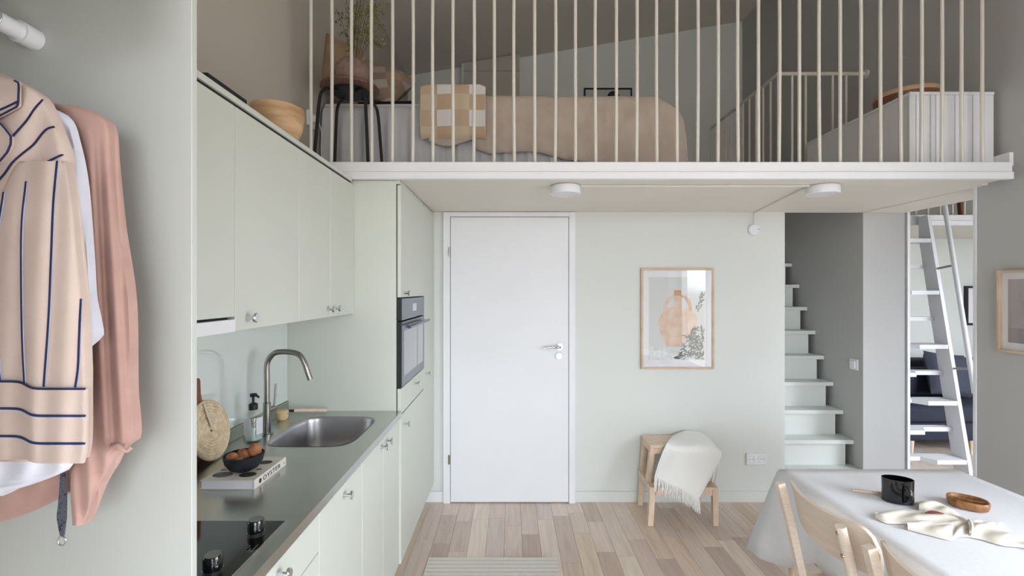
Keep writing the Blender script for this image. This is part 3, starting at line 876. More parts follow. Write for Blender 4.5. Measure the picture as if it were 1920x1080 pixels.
bc = Vector((-0.863, 1.517, ZW1 + 0.0297))
MB().lathe([(0.001, 0.0), (0.024, 0.0), (0.042, 0.009), (0.055, 0.028), (0.0605, 0.052), (0.058, 0.0535), (0.052, 0.030), (0.038, 0.013), (0.001, 0.008)], bc, 40).out(
    'black_bowl', mat('matt_black_stoneware', (30, 33, 42), 0.55, var=0.1, scale=30, bump=0.2, bscale=60), smooth=50, label='small matt black stoneware bowl standing on the book', cat='bowl')
wn_spots = [(-0.030, -0.014, 0.040, 0.022, 'orange brown walnut at the left rim of the black bowl'),
            (0.002, 0.000, 0.044, 0.020, 'walnut in the middle of the black bowl'),
            (0.028, 0.012, 0.058, 0.022, 'topmost walnut standing up at the right of the black bowl'),
            (0.004, -0.034, 0.036, 0.017, 'small walnut at the front of the black bowl'),
            (-0.018, 0.026, 0.042, 0.019, 'walnut at the back of the black bowl, half hidden')]
for i, (dx, dy, dz, r, lb) in enumerate(wn_spots):
    c0 = bc + Vector((dx, dy, dz)); m = MB()
    ax = random.random() * 3
    def fn(u, v, c0=c0, r=r, i=i):
        th = u * 2 * PI; ph = (v - 0.5) * PI
        d = Vector((math.cos(ph) * math.cos(th), math.cos(ph) * math.sin(th), math.sin(ph)))
        k = 1 + 0.06 * noise.noise(d * 4 + Vector((i * 5, 0, 0))) + 0.05 * (abs(d.y) < 0.10)
        e = Vector((d.x * 0.95, d.y * 0.95, d.z * (1.12 if i == 2 else 0.95)))
        return c0 + e * r * k
    m.grid(fn, 22, 14)
    m.out('walnut', M_walnut, smooth=180, label=lb, cat='walnut', group='walnuts in the black bowl')

# woven trivet leaning on the wall
tc_ = Vector((-1.083, 1.690, ZW1 + 0.108))
t = thing('woven_trivet', 'round woven straw trivet leaning against the glass backsplash', 'trivet', (tc_.x, tc_.y, ZW1))
lean = 0.22
def disc(r, a, off=0.0):
    p = Vector((off, r * math.cos(a), r * math.sin(a)))
    return tc_ + Vector((p.x * math.cos(lean) - p.z * math.sin(lean), p.y, p.x * math.sin(lean) + p.z * math.cos(lean)))
R0 = 0.106
pts = []
turns = 9
for i in range(turns * 40 + 1):
    a = i / 40 * 2 * PI
    r = 0.006 + (R0 - 0.012) * i / (turns * 40)
    pts.append(disc(r, a, 0.0022 * noise.noise(Vector((a * 2.2, 0, 0)))))
MB().tube(pts, [0.0063 + 0.0011 * math.sin(i * 1.9) for i in range(len(pts))], 6).out('coil', M_straw, t, 60)
MB().tube([disc(R0 - 0.004 , k / 48 * 2 * PI, 0.0) for k in range(49)], 0.0066, 6).out('rim', M_straw, t, 60)
lp = MB()
lp.slab(lambda u, v: disc(0.01 + 0.088 * v, 1.75 + 0.05 * math.sin(v * 4), 0.0105 + 0.003 * math.sin(v * PI)) + Vector((0, (u - 0.5) * 0.012, 0)), 2, 10, (-0.002, 0, 0))
lp.out('hanging_loop', mat('pale_straw_loop', (224, 208, 184), 0.8, scale=50), t, 60)

# cutting board behind it
t = thing('cutting_board', 'brown wooden paddle board standing behind the woven trivet', 'cutting board', (-1.116, 1.62, ZW1))
pl = []
for k in range(9): pl.append((0.075 * math.cos(-PI + k / 8 * 0), 0))
outline = [(-0.07, 0.0), (0.07, 0.0), (0.085, 0.02), (0.085, 0.165), (0.07, 0.19), (0.022, 0.205), (0.014, 0.24), (0.014, 0.285), (0.008, 0.295), (-0.008, 0.295), (-0.014, 0.285), (-0.014, 0.24), (-0.022, 0.205), (-0.07, 0.19), (-0.085, 0.165), (-0.085, 0.02)]
g0 = lambda a, b: Vector((-1.095 - 0.045 * b / 0.3 , 1.640 + a, ZW1 + 0.001 + b))
g1 = lambda a, b: Vector((-1.080 - 0.045 * b / 0.3 , 1.640 + a, ZW1 + 0.001 + b))
def g0(a, b): return Vector((-1.106 - 0.010 * b / 0.3, 1.672 + a, ZW1 + 0.0008 + b))
def g1(a, b): return Vector((-1.119 - 0.008 * b / 0.3, 1.672 + a, ZW1 + 0.0008 + b))
MB().prism(outline, g0, g1).out('paddle', M_boardwood, t)

# ------------------------------------------------------------------ tall units and oven
YO = 3.0
XFB = XF; XF = -0.556               # the tall fronts stand a little proud of the base fronts
ZT = ZL0 - 0.006
t = thing('oven_cabinet', 'tall sage green cabinet with the built-in oven', 'cabinet', (-0.85, 2.69, 0))
MB().box(XL + 0.003, XF - 0.0235, YT, YT + 0.018, 0.14, ZT, bev=0.001).out('side_panel', M_sage, t)
MB().box(XF - 0.0232, XF - 0.0192, YT + 0.0015, YO - 0.001, 0.14, 1.0295).out('gap_shade', M_dark, t)  # black strip in place of the shade between fronts and side panel
MB().box(XF - 0.0232, XF - 0.0192, YT + 0.0015, YO - 0.001, 1.489, ZT - 0.019).out('gap_shade', M_dark, t)  # the same painted shade behind the upper door
MB().box(XF - 0.0232, XF - 0.006, YT - 0.0005, YO - 0.001, ZT - 0.0185, ZT).out('cover_strip', M_sage, t)
b_ = MB()
b_.box(XL + 0.003, XF - 0.024, YT + 0.01855, YO - 0.001, 0.14, 1.030); b_.box(XL + 0.003, XF - 0.024, YT + 0.0185, YO - 0.001, 1.488, ZT)
b_.box(XL + 0.003, -1.05, YT + 0.018, YO - 0.001, 1.030, 1.488)
b_.out('body', M_sage, t)
MB().box(XL + 0.003, XF - 0.07, YT, YO - 0.001, 0.0005, 0.14).out('plinth', M_sage, t)
def fr(kd, a, b, c_, d_, ks):
    dd = MB().box(XF - 0.019, XF, a + 0.0015, b - 0.0015, c_ + 0.0015, d_ - 0.0015, bev=0.0015).out(kd, M_sage, t)
    for ky, kz in ks: knob(dd, XF, ky, kz)
fr('door', YT - 0.0005, YO, 1.489, ZT - 0.022, [(2.43, 1.512)])
fr('drawer', YT - 0.0005, YO, 0.898, 1.029, [(2.70, 0.99)])
fr('door', YT - 0.0005, YO, 0.14, 0.894, [(2.43, 0.835)])
t = thing('oven', 'built-in compact oven with grey control panel and bar handle', 'oven', (-0.8, 2.69, 1.03))
oy0, oy1 = YT + 0.001, YO - 0.012
MB().box(-1.04, XF - 0.0245, oy0 + 0.021, oy1, 1.033, 1.486).out('oven_body', M_black, t)
pn = MB().box(XF - 0.0228, XF + 0.002, oy0, oy1, 1.372, 1.486, bev=0.001).out('control_panel', M_black, t)
MB().box(XF + 0.0021, XF + 0.0040, oy0 + 0.004, oy1 - 0.002, 1.374, 1.483).out('panel_face', M_ovensteel, pn)
MB().box(XF + 0.0042, XF + 0.0048, 2.64, 2.74, 1.410, 1.452).out('display', mat('pale_display', (214, 224, 232), 0.3), pn)
dr = MB().box(XF - 0.0228, XF + 0.002, oy0, oy1, 1.033, 1.366, bev=0.001).out('oven_door', M_black, t)
MB().box(XF + 0.0021, XF + 0.0040, oy0 + 0.004, oy1 - 0.002, 1.036, 1.364).out('door_face', M_ovensteel, dr)
MB().box(XF + 0.0042, XF + 0.0050, oy0 + 0.04, oy1 - 0.05, 1.085, 1.318).out('window', M_ovenglass, dr)
hb = MB().box(XF + 0.030, XF + 0.046, oy0 + 0.02, oy1 - 0.02, 1.332, 1.346, bev=0.003)
hb.box(XF + 0.004, XF + 0.034, oy0 + 0.05, oy0 + 0.065, 1.333, 1.345); hb.box(XF + 0.004, XF + 0.034, oy1 - 0.065, oy1 - 0.05, 1.333, 1.345)
hb.out('handle', M_ovensteel, dr, 40)
unit('tall_cabinet', 'full height sage green cabinet door next to the white door', 'cabinet', YO, YB - 0.004, 0.14, ZT, XF,
     [('door', YO, YB - 0.006, 0.14, ZT - 0.004, [(3.055, 0.985)])])

# ------------------------------------------------------------------ things on top of the wall cabinets
bw = Vector((-0.900, 1.81, 2.0835))
MB().lathe([(0.001, 0.0), (0.045, 0.0), (0.068, 0.018), (0.088, 0.062), (0.097, 0.118), (0.096, 0.142), (0.089, 0.142), (0.088, 0.118), (0.078, 0.065), (0.055, 0.025), (0.001, 0.012)], bw, 40).out(
    'wooden_bowl', M_bowlwood, smooth=50, label='turned wooden bowl standing on top of the wall cabinets', cat='bowl')
MB().box(-1.08, -0.804, 1.246, 1.432, 2.0835, 2.108, bev=0.003).out('black_tray', M_black, label='thin black tray lying on top of the wall cabinets', cat='tray')
# socket on the left wall of the loft
q = Vector((XL, 2.64, 2.485))
t = thing('loft_socket', 'white socket with plug on the left wall of the loft by the stool', 'socket', (XL + 0.01, q.y, q.z - 0.045))
MB().box(XL + 0.0005, XL + 0.016, q.y - 0.045, q.y + 0.045, q.z - 0.042, q.z + 0.042, bev=0.003).out('plate', M_white, t)
MB().box(XL + 0.016, XL + 0.045, q.y - 0.018, q.y + 0.018, q.z - 0.018, q.z + 0.018, bev=0.004).out('plug', M_white, t)
MB().tube(catmull([(XL + 0.045, q.y, q.z), (XL + 0.06, q.y + 0.02, q.z - 0.06), (XL + 0.05, q.y + 0.04, q.z - 0.16), (XL + 0.06, q.y + 0.05, ZL1 - 0.008)], 6), 0.003, 8).out('cord', M_whitesat, t, 60)

# ------------------------------------------------------------------ open wardrobe at the left edge
YP = 0.850
t = thing('wardrobe', 'open pale sage wardrobe niche with white hanging rod', 'wardrobe', (-0.86, 0.47, 0))
MB().box(XL + 0.002, -0.578, YP, YP + 0.0145, 0.0005, 2.52, bev=0.001).out('end_panel', M_sagepanel, t)
MB().box(XL + 0.002, -0.60, 0.098, YP - 0.001, 2.072, 2.090).out('shelf', M_sagepanel, t)
MB().box(XL + 0.002, -0.578, 0.082, 0.097, 0.0005, 2.52).out('end_panel', M_sagepanel, t)
MB().box(XL + 0.002, -0.578, 0.098, YP - 0.001, 2.50, 2.5195).out('top_panel', M_sagepanel, t)
MB().box(-0.600, -0.578, 0.098, 0.700, 1.975, 2.0715, bev=0.002).out('shade_lip', M_sagepanel, t)  # unseen lip, added to keep light off the top of the far panel
rx_, rz_ = -0.862, 1.982
MB().tube([(rx_, 0.098, rz_), (rx_, YP - 0.001, rz_)], 0.0155, 20).out('hanging_rod', M_white, t, 40)
MB().tube([(rx_, YP - 0.03, rz_), (rx_, YP - 0.0005, rz_)], 0.0195, 20).out('rod_cap', M_white, t, 40)

# clothes: read as silhouettes in a plane Y, each a folded two-layer cloth with real depth
def garment_surface(rowsL, rowsR, y0, y1, Yc, fold, nu=40, nv=60, depth=0.012):
    """rowsL/rowsR: (pixel y -> pixel x) of the left and right outline; cloth bulges towards the camera"""
    def f(u, v):
        py = y0 + (y1 - y0) * v
        l = sinterp(rowsL, py); r = sinterp(rowsR, py)
        px = l + (r - l) * u
        bul = -depth * math.sqrt(max(0, 1 - (2 * u - 1) ** 2)) 
        return at(px, py, Yc + bul + fold(px, py))
    return f

def hanger(t, Y, half):
    MB().tube([(rx_ - half, Y, 1.780), (rx_ - half * 0.5, Y, 1.822), (rx_, Y, 1.840), (rx_ + half * 0.5, Y, 1.822), (rx_ + half, Y, 1.780)], 0.005, 8).out('hanger', M_pine, t, 60)
    pts = [(rx_, Y, 1.84), (rx_, Y, 1.945), (rx_ + 0.012, Y, 1.962)] + [(rx_ + 0.0195 * math.cos(a), Y, rz_ + 0.0195 * math.sin(a)) for a in [(-0.7 + k / 7 * 3.3) for k in range(8)]]
    MB().tube(pts, 0.0016, 8).out('hook', M_chrome, t, 60)

# pink blouse (rearmost)
t = thing('pink_blouse', 'dusty pink blouse with gathered cuff hanging nearest the wardrobe panel', 'blouse', (rx_, 0.768, 1.1))
hanger(t, 0.776, 0.15)
def foldp(px, py):
    k = min(1, max(0, (py - 260) / 250))
    return 0.003 * k * math.sin(px * 0.10 + py * 0.004) + 0.002 * math.sin(px * 0.04 + py * 0.010)
fb_ = garment_surface([(150, -230), (400, -250), (1000, -260)], [(150, 60), (186, 85), (215, 170), (300, 195), (560, 205), (700, 190), (850, 160), (905, 150), (960, 60), (1000, -60)], 172, 985, 0.768, foldp, 60, 60, 0.012)
MB().slab(fb_, 56, 60, (0, 0.018, 0)).out('body', M_pink, t, 70)
def folds2(px, py):
    k = min(1, max(0, (py - 230) / 120))
    return 0.0035 * k * math.sin((px - 0.055 * py) * 0.19 + 1.2) - 0.0025 * k * math.exp(-((px - 0.05 * py - 168) / 4.0) ** 2)
fs = garment_surface([(196, 92), (230, 110), (400, 142), (640, 148), (840, 140), (905, 132), (985, 136)], [(196, 130), (205, 168), (222, 196), (240, 205), (300, 210), (420, 222), (560, 242), (740, 246), (800, 251), (832, 247), (842, 226), (870, 212), (905, 190), (960, 168), (985, 158)], 196, 985, 0.755, folds2, 40, 70, 0.012)
MB().slab(fs, 40, 70, (0, 0.016, 0)).out('sleeve', M_pink, t, 70)
# gathered cuff: small twisted roll
cu = [at(196, 822, 0.743), at(206, 838, 0.739), at(220, 836, 0.737), at(236, 846, 0.739), at(246, 838, 0.743)]
MB().tube(catmull(cu, 5), [0.0034 + 0.0006 * math.sin(i * 0.7) for i in range(21)], 10).out('cuff_gather', M_pink, t, 70)

# white shirt (middle)
t = thing('white_shirt', 'white cotton shirt hanging between the striped shirt and the pink blouse', 'shirt', (rx_, 0.716, 1.2))
hanger(t, 0.722, 0.14)
def foldw(px, py): return 0.004 * math.sin(px * 0.09 + py * 0.015) + 0.002 * math.sin(py * 0.05)
fw = garment_surface([(150, -230), (930, -250)], [(150, 10), (192, 70), (203, 100), (214, 116), (228, 126), (255, 134), (300, 145), (360, 154), (480, 163), (560, 168), (600, 176), (635, 179), (646, 160), (700, 150), (860, 122), (885, 116), (905, 70), (925, 5)], 178, 930, 0.716, foldw, 50, 70, 0.010)
MB().slab(fw, 50, 70, (0, 0.014, 0)).out('body', M_wshirt, t, 70)

# striped pyjama shirt (front)
YS = 0.680
t = thing('striped_shirt', 'peach pyjama shirt with navy stripes and piped collar, frontmost on the rod', 'shirt', (rx_, YS, 1.25))
hanger(t, YS + 0.007, 0.13)
def folda(px, py): return 0.003 * math.sin(px * 0.07 + py * 0.01)
BL = [(135, -225), (870, -240)]; BR = [(135, -5), (145, 20), (160, 48), (175, 70), (186, 80), (240, 104), (300, 122), (420, 120), (870, 118)]
fbody = garment_surface(BL, BR, 138, 866, YS, folda, 50, 60, 0.010)
MB().slab(fbody, 50, 60, (0, 0.016, 0)).out('body', M_peach, t, 70)
# sleeve in front with its turned cuff
SLL = [(300, 34), (330, 18), (400, -12), (560, -34), (700, -42), (722, -48), (865, -44)]
SLR = [(300, 122), (330, 128), (420, 140), (560, 154), (690, 160), (722, 160), (830, 159), (866, 153)]
def folds3(px, py):
    k = min(1, max(0, (py - 330) / 200))
    return -0.020 * min(1, max(0, (py - 290) / 90)) - 0.007 * k * math.tanh((px - 48 - (py - 700) * 0.03) / 9.0) + 0.002 * math.sin(px * 0.11 + py * 0.006)
fslv = garment_surface(SLL, SLR, 302, 862, YS - 0.004, folds3, 50, 70, 0.010)
slv = MB().slab(fslv, 50, 70, (0, 0.012, 0)).out('sleeve', M_peach, t, 70)
# cuff shell: a slightly wider band over the sleeve end
def cuff(u, v):
    py = 722 + (862 - 722) * v
    l = sinterp(SLL, py) - 2; r = sinterp(SLR, py) + 1.5
    px = l + (r - l) * u
    return at(px, py + 7 * math.tanh((px - 50) / 12), YS - 0.004 - 0.0045 - 0.010 * math.sqrt(max(0, 1 - (2 * u - 1) ** 2)) + folds3(px, py))
cuf = MB().slab(cuff, 50, 24, (0, 0.004, 0)).out('cuff', M_peach, slv, 70)

def ribbon(ptsfn, w, n, off=-0.0012, m=M_navy, par=None, nm='stripe'):
    """a thin printed line following the cloth: ptsfn(t) gives a point on the cloth, w its width in metres"""
    P = [ptsfn(i / n) for i in range(n + 1)]
    V = []; F = []
    for i, p in enumerate(P):
        d = (P[min(i + 1, n)] - P[max(i - 1, 0)])
        d = Vector((d.x, 0, d.z)).normalized(); nrm = Vector((-d.z, 0, d.x))
        for s_ in (-1, 1):
            V.append(p + nrm * (w / 2 * s_) + Vector((0, off, 0)))
    for s_ in (-1, 1):
        pass
    k = len(V)
    V += [v + Vector((0, 0.0006, 0)) for v in V]
    for i in range(n):
        a, b, c_, d_ = 2 * i, 2 * i + 1, 2 * i + 3, 2 * i + 2
        F += [(a, b, c_, d_), (k + a, k + d_, k + c_, k + b), (a, d_, k + d_, k + a), (b, k + b, k + c_, c_)]
    return MB().add(V, F).out(nm, m, par, 70)

def on_surface(rl, rr, y0, y1, f, px, py):
    l = sinterp(rl, py); r = sinterp(rr, py)
    return f((px - l) / (r - l), (py - y0) / (y1 - y0))
def poly_at(pts, t):
    n = len(pts) - 1
    tab = [(k / n, p) for k, p in enumerate(pts)]
    return (sinterp([(k, p[0]) for k, p in tab], t), sinterp([(k, p[1]) for k, p in tab], t))
# vertical stripes down the sleeve
for pts in ([(50, 340), (42, 420), (41, 520), (43, 640), (47, 718)], [(108, 302), (101, 380), (97, 480), (92, 600), (83, 725)],
            [(152, 560), (149, 640), (147, 690), (142, 726)], [(8, 360), (-8, 480), (-6, 620), (2, 716)]):
    ribbon(lambda q_, pts=pts: on_surface(SLL, SLR, 302, 862, fslv, *poly_at(pts, q_)), 0.0028, 24, m=M_navy, par=slv)
    ribbon(lambda q_, pts=pts: on_surface(SLL, SLR, 302, 862, fslv, poly_at(pts, q_)[0] + 2.6, poly_at(pts, q_)[1]), 0.0014, 24, off=-0.0011, m=M_paleb, par=slv)
# horizontal stripes round the cuff
for vv in (0.0, 0.36, 0.73):
    ribbon(lambda q_, vv=vv: Vector(cuff(0.02 + q_ * 0.98, vv)), 0.0030, 40, m=M_navy, par=cuf)
    ribbon(lambda q_, vv=vv: Vector(cuff(0.02 + q_ * 0.98, vv + (0.028 if vv else 0.0))), 0.0014, 40, off=-0.0009, m=M_paleb, par=cuf)
# diagonal stripes on the shoulder
for pts in ([(82, 187), (66, 205), (52, 226), (36, 244), (18, 264), (-8, 292), (-30, 318)], [(104, 238), (90, 242), (78, 254), (64, 272), (44, 288), (24, 306), (10, 326), (-8, 346), (-30, 372)], [(120, 290), (106, 296), (90, 304)], [(28, 154), (10, 156), (-14, 160), (-40, 162)]):
    ribbon(lambda q_, pts=pts: on_surface(BL, BR, 138, 866, fbody, *poly_at(pts, q_)), 0.0028, 24, off=-0.0016, m=M_navy, par=t)
# collar and lapel with piping
def colf(u, v):
    top = [(-60, 140), (0, 140), (28, 152)]
    px = -90 + (36 + 90) * u
    yt = 146 + 6 * u; yb = 238 - 40 * u * u
    return at(px, yt + (yb - yt) * v, YS - 0.016 - 0.004 * math.sin(v * PI))
col_ = MB().slab(colf, 20, 14, (0, 0.003, 0)).out('collar', M_peach, t, 70)
pc = catmull([colf(0.94, 0.0), colf(1.0, 0.12), colf(1.0, 0.6), colf(0.985, 0.97), colf(0.9, 1.0), colf(0.6, 1.0), colf(0.2, 1.0)], 6)
MB().tube([p + Vector((0, -0.001, 0)) for p in pc], 0.0013, 8).out('piping', M_navy, col_, 70)
ribbon(lambda q_: Vector(colf(1.0 - q_ * 0.8, 0.82 + 0.05 * q_)), 0.0028, 16, m=M_navy, par=col_)
def lapf(u, v):
    py = 226 + 90 * v
    xr = interp([(226, -4), (240, 10), (256, 22), (270, 22), (285, 16), (302, 2), (316, -14)], py)
    px = -110 + (xr + 110) * u
    return at(px, py, YS - 0.0155 + 0.002 * v)
lap = MB().slab(lapf, 18, 18, (0, 0.003, 0)).out('lapel', M_peach, t, 70)
MB().tube([Vector(lapf(1.0, k / 18)) + Vector((0, -0.0012, 0)) for k in range(19)], 0.0013, 8).out('piping', M_navy, lap, 70)

# dark strap hanging below the clothes
t = thing('key_strap', 'narrow dark woven strap with metal ring hanging below the blouse', 'strap', at(118, 1020, 0.747))
st = [at(118, 880, 0.747), at(118, 930, 0.747), at(116, 970, 0.745), at(117, 1004, 0.745)]
cs = catmull(st, 6)
m = MB()
for i in range(len(cs)): pass
wd = [0.004, 0.0065, 0.0085, 0.0040]
V = []; F = []
for i, p in enumerate(cs):
    w_ = interp([(0, 0.003), (6, 0.0058), (12, 0.0072), (18, 0.003)], i)
    for dx, dy in ((-1, -0.0012), (1, -0.0012), (1, 0.0012), (-1, 0.0012)):
        V.append(p + Vector((dx * w_, dy, 0)))
for i in range(len(cs) - 1):
    for j in range(4):
        F.append((i * 4 + j, i * 4 + (j + 1) % 4, (i + 1) * 4 + (j + 1) % 4, (i + 1) * 4 + j))
F += [(3, 2, 1, 0), tuple(len(V) - 4 + j for j in range(4))]
sp = m.add(V, F).out('webbing', mat('charcoal_webbing', (40, 44, 58), 0.8, scale=200, c2=(90, 92, 104), lo=0.55, hi=0.6), t, 40)
rc = at(116, 1014, 0.745)
MB().tube([rc + Vector((0.0062 * math.cos(a), 0, 0.0072 * math.sin(a))) for a in [k / 16 * 2 * PI for k in range(17)]], 0.0013, 8).out('ring', M_chrome, t, 60)

# ------------------------------------------------------------------ rug
a = on(805, 1049, 0.008); b = on(1043, 1049, 0.008)
rg = MB()
rg.slab(lambda u, v: Vector((-0.468 + (0.262 + 0.468) * u, 1.2 + (2.665 - 1.2) * v, 0.009 + 0.0012 * math.sin(v * 260))), 4, 260, (0, 0, -0.0082))
rg.out('woven_rug', M_rug, smooth=60, label='pale flat woven rug on the floor in front of the base cabinets', cat='rug')

# ------------------------------------------------------------------ poster on the back wall
X0, X1 = (1200.5 - CX) / FPX * YB, (1337 - CX) / FPX * YB
Z1, Z0 = CH - (503 - CY) / FPX * YB, CH - (691.5 - CY) / FPX * YB
YPF = YB - 0.022
t = thing('framed_jug_print', 'light wood framed print of a terracotta jug with leafy branches on the back wall', 'picture', ((X0 + X1) / 2, YB, Z0))
fw_ = 0.016
f = MB()
f.box(X0, X0 + fw_, YPF, YB - 0.0008, Z0, Z1, bev=0.001); f.box(X1 - fw_, X1, YPF, YB - 0.0008, Z0, Z1, bev=0.001)
f.box(X0 + fw_, X1 - fw_, YPF, YB - 0.0008, Z0, Z0 + fw_, bev=0.001); f.box(X0 + fw_, X1 - fw_, YPF, YB - 0.0008, Z1 - fw_, Z1, bev=0.001)
f.out('frame', M_woodframe, t)
MB().box(X0 + fw_, X1 - fw_, YB - 0.012, YB - 0.001, Z0 + fw_, Z1 - fw_).out('mat_board', M_paper, t)
# print in crop coordinates of the 845x1080 view (px = 1180 + cx*180/845)
def pr(cx, cy, off): 
    p = at(1180 + cx * 180 / 845.0, 480 + cy * 230 / 1080.0, YB - 0.0121)
    return Vector((p.x, YB - 0.0121 - off, p.z))
def shape(poly, off, m, nm, par):
    return MB().prism(poly, lambda a, b: pr(a, b, off), lambda a, b: pr(a, b, off + 0.0003)).out(nm, m, par)
pb = shape([(172, 186), (664, 186), (664, 916), (172, 916)], 0.0001, M_printbg, 'print', t)
shape([(172, 800), (300, 790), (480, 800), (664, 810), (664, 916), (172, 916)], 0.0005, M_printfloor, 'cloth_print', pb)
jug = [(330, 800), (300, 740), (268, 670), (252, 610), (258, 560), (290, 500), (330, 466), (380, 448), (470, 448), (530, 468), (580, 510), (600, 560), (590, 620), (560, 680), (520, 740), (480, 800)]
shape(jug, 0.0009, M_terra, 'jug_print', pb)
shape([(398, 340), (455, 340), (462, 450), (392, 450)], 0.0012, M_terra, 'jug_neck_print', pb)
shape([(395, 300), (455, 300), (458, 352), (390, 352)], 0.0015, M_terrad, 'jug_mouth_print', pb)
hand = [(455, 342), (500, 352), (535, 390), (548, 440), (552, 484), (524, 484), (514, 420), (490, 376), (455, 364)]
shape(hand, 0.0015, M_terrad, 'jug_handle_print', pb)
shape([(850 - a, b) for a, b in [(455, 346), (500, 356), (532, 392), (548, 440), (556, 486), (526, 486), (514, 430), (490, 386), (455, 368)]], 0.0015, M_terra, 'jug_handle_print', pb)
lv = MB(); lv2 = MB()
rnd = random.Random(3)
def leafp(mm, x, y, a, l, w_, off):
    dx, dy = math.cos(a) * l, math.sin(a) * l; nx, ny = -math.sin(a) * w_, math.cos(a) * w_
    poly = [(x, y), (x + dx * 0.5 + nx, y + dy * 0.5 + ny), (x + dx, y + dy), (x + dx * 0.5 - nx, y + dy * 0.5 - ny)]
    poly = [(min(663, max(173, p)), min(915, q_)) for p, q_ in poly]
    mm.prism(poly, lambda a_, b_: pr(a_, b_, off), lambda a_, b_: pr(a_, b_, off + 0.0002))
for i in range(190):
    x = rnd.uniform(470, 655); y = rnd.uniform(640, 905)
    if (x - 470) < (900 - y) * 0.55 - 70: continue
    leafp(lv if rnd.random() < 0.62 else lv2, x, y, rnd.uniform(-PI, PI), rnd.uniform(28, 60), rnd.uniform(5, 9), 0.0018 + rnd.random() * 0.0012)
for i in range(26):
    tt = i / 26; x = 585 + 60 * tt + rnd.uniform(-18, 18); y = 490 - 170 * tt + rnd.uniform(-12, 12)
    leafp(lv, x, y, rnd.uniform(-1.6, 0.1), rnd.uniform(28, 46), 6, 0.0018 + rnd.random() * 0.001)
for i in range(12):
    leafp(lv, rnd.uniform(430, 500), rnd.uniform(870, 905), rnd.uniform(2.7, 3.6), 50, 6, 0.002)
lv.out('dark_leaf_print', M_leafprint, pb); lv2.out('pale_leaf_print', M_leafprint2, pb)
MB().box(X0 + fw_, X1 - fw_, YPF + 0.004, YPF + 0.006, Z0 + fw_, Z1 - fw_).out('glass', M_glass, t)

# picture on the right wall
yb_, zb0, zb1 = 2.428, 1.212, 1.628
ya_ = 2.08
t = thing('framed_abstract_print', 'light wood framed mauve print on the grey right wall at the image edge', 'picture', (XR, 2.25, zb0))
f = MB(); fw2 = 0.012; dp = 0.028
f.box(XR - dp, XR - 0.0008, ya_, ya_ + fw2, zb0, zb1); f.box(XR - dp, XR - 0.0008, yb_ - fw2, yb_, zb0, zb1)
f.box(XR - dp, XR - 0.0008, ya_ + fw2, yb_ - fw2, zb0, zb0 + fw2); f.box(XR - dp, XR - 0.0008, ya_ + fw2, yb_ - fw2, zb1 - fw2, zb1)
f.out('frame', M_woodframe, t)
MB().box(XR - 0.010, XR - 0.001, ya_ + fw2, yb_ - fw2, zb0 + fw2, zb1 - fw2).out('mat_board', M_paper, t)
MB().box(XR - 0.0106, XR - 0.0101, ya_ + 0.04, yb_ - 0.040, zb0 + 0.125, zb1 - 0.045).out('print', M_mauveprint, t)
MB().box(XR - 0.0106, XR - 0.0101, ya_ + 0.04, yb_ - 0.040, zb0 + 0.05, zb0 + 0.125).out('print', M_mauveprint2, t)
MB().box(XR - dp + 0.004, XR - dp + 0.006, ya_ + fw2, yb_ - fw2, zb0 + fw2, zb1 - fw2).out('glass', M_glass, t)

# ------------------------------------------------------------------ wooden step stool with throw
t = thing('step_stool', 'pale pine two-step stool standing by the back wall', 'step stool', (1.12, 3.2, 0))
TX0, TX1, TY0, TY1, TZ = 0.932, 1.318, 3.130, 3.352, 0.492
LX0, LX1, LY0, LY1, LZ = 0.905, 1.345, 3.040, 3.262, 0.248
for i in range(3):
    a = TY0 + i * (TY1 - TY0) / 3
    MB().box(TX0, TX1, a + 0.001, a + (TY1 - TY0) / 3 - 0.001, TZ - 0.022, TZ, bev=0.003).out('top_slat', M_pine, t)
for i in range(3):
    a = LY0 + i * (LY1 - LY0) / 3
    MB().box(LX0 + 0.034, LX1 - 0.034, a + 0.001, a + (LY1 - LY0) / 3 - 0.001, LZ - 0.020, LZ, bev=0.003).out('step_slat', M_pine, t)
for s_, xt, xl, xf_ in ((-1, TX0 + 0.017, LX0 + 0.017, 0.903), (1, TX1 - 0.017, LX1 - 0.017, 1.325)):
    # rear leg: floor to top, leaning; front post: top to step; front leg: step to floor
    MB().obox((xl - 0.004 * s_ * -1 , 3.345, 0.0008), (xt, 3.325, TZ - 0.022), 0.034, 0.034, Vector((0, 1, 0))).out('leg', M_pine, t)
    MB().obox((xl, 3.150, LZ + 0.001), (xt, 3.150, TZ - 0.022), 0.032, 0.034, Vector((0, 1, 0))).out('post', M_pine, t)
    MB().obox((xf_, 3.050, 0.0008), (xl, 3.062, LZ - 0.001), 0.034, 0.036, Vector((0, 1, 0))).out('leg', M_pine, t)
    MB().obox((xl, LY0 + 0.002, LZ - 0.018), (xl, 3.345, LZ - 0.018), 0.030, 0.036).out('side_rail', M_pine, t)
    MB().obox((xt, TY0 + 0.01, TZ - 0.042), (xt, TY1 - 0.01, TZ - 0.042), 0.022, 0.036).out('side_rail', M_pine, t)
MB().box(TX0 + 0.03, TX1 - 0.03, TY0 + 0.008, TY0 + 0.026, TZ - 0.062, TZ - 0.0225).out('cross_rail', M_pine, t)
MB().box(LX0 + 0.036, LX1 - 0.036, LY0 + 0.006, LY0 + 0.024, LZ - 0.056, LZ - 0.0205).out('cross_rail', M_pine, t)

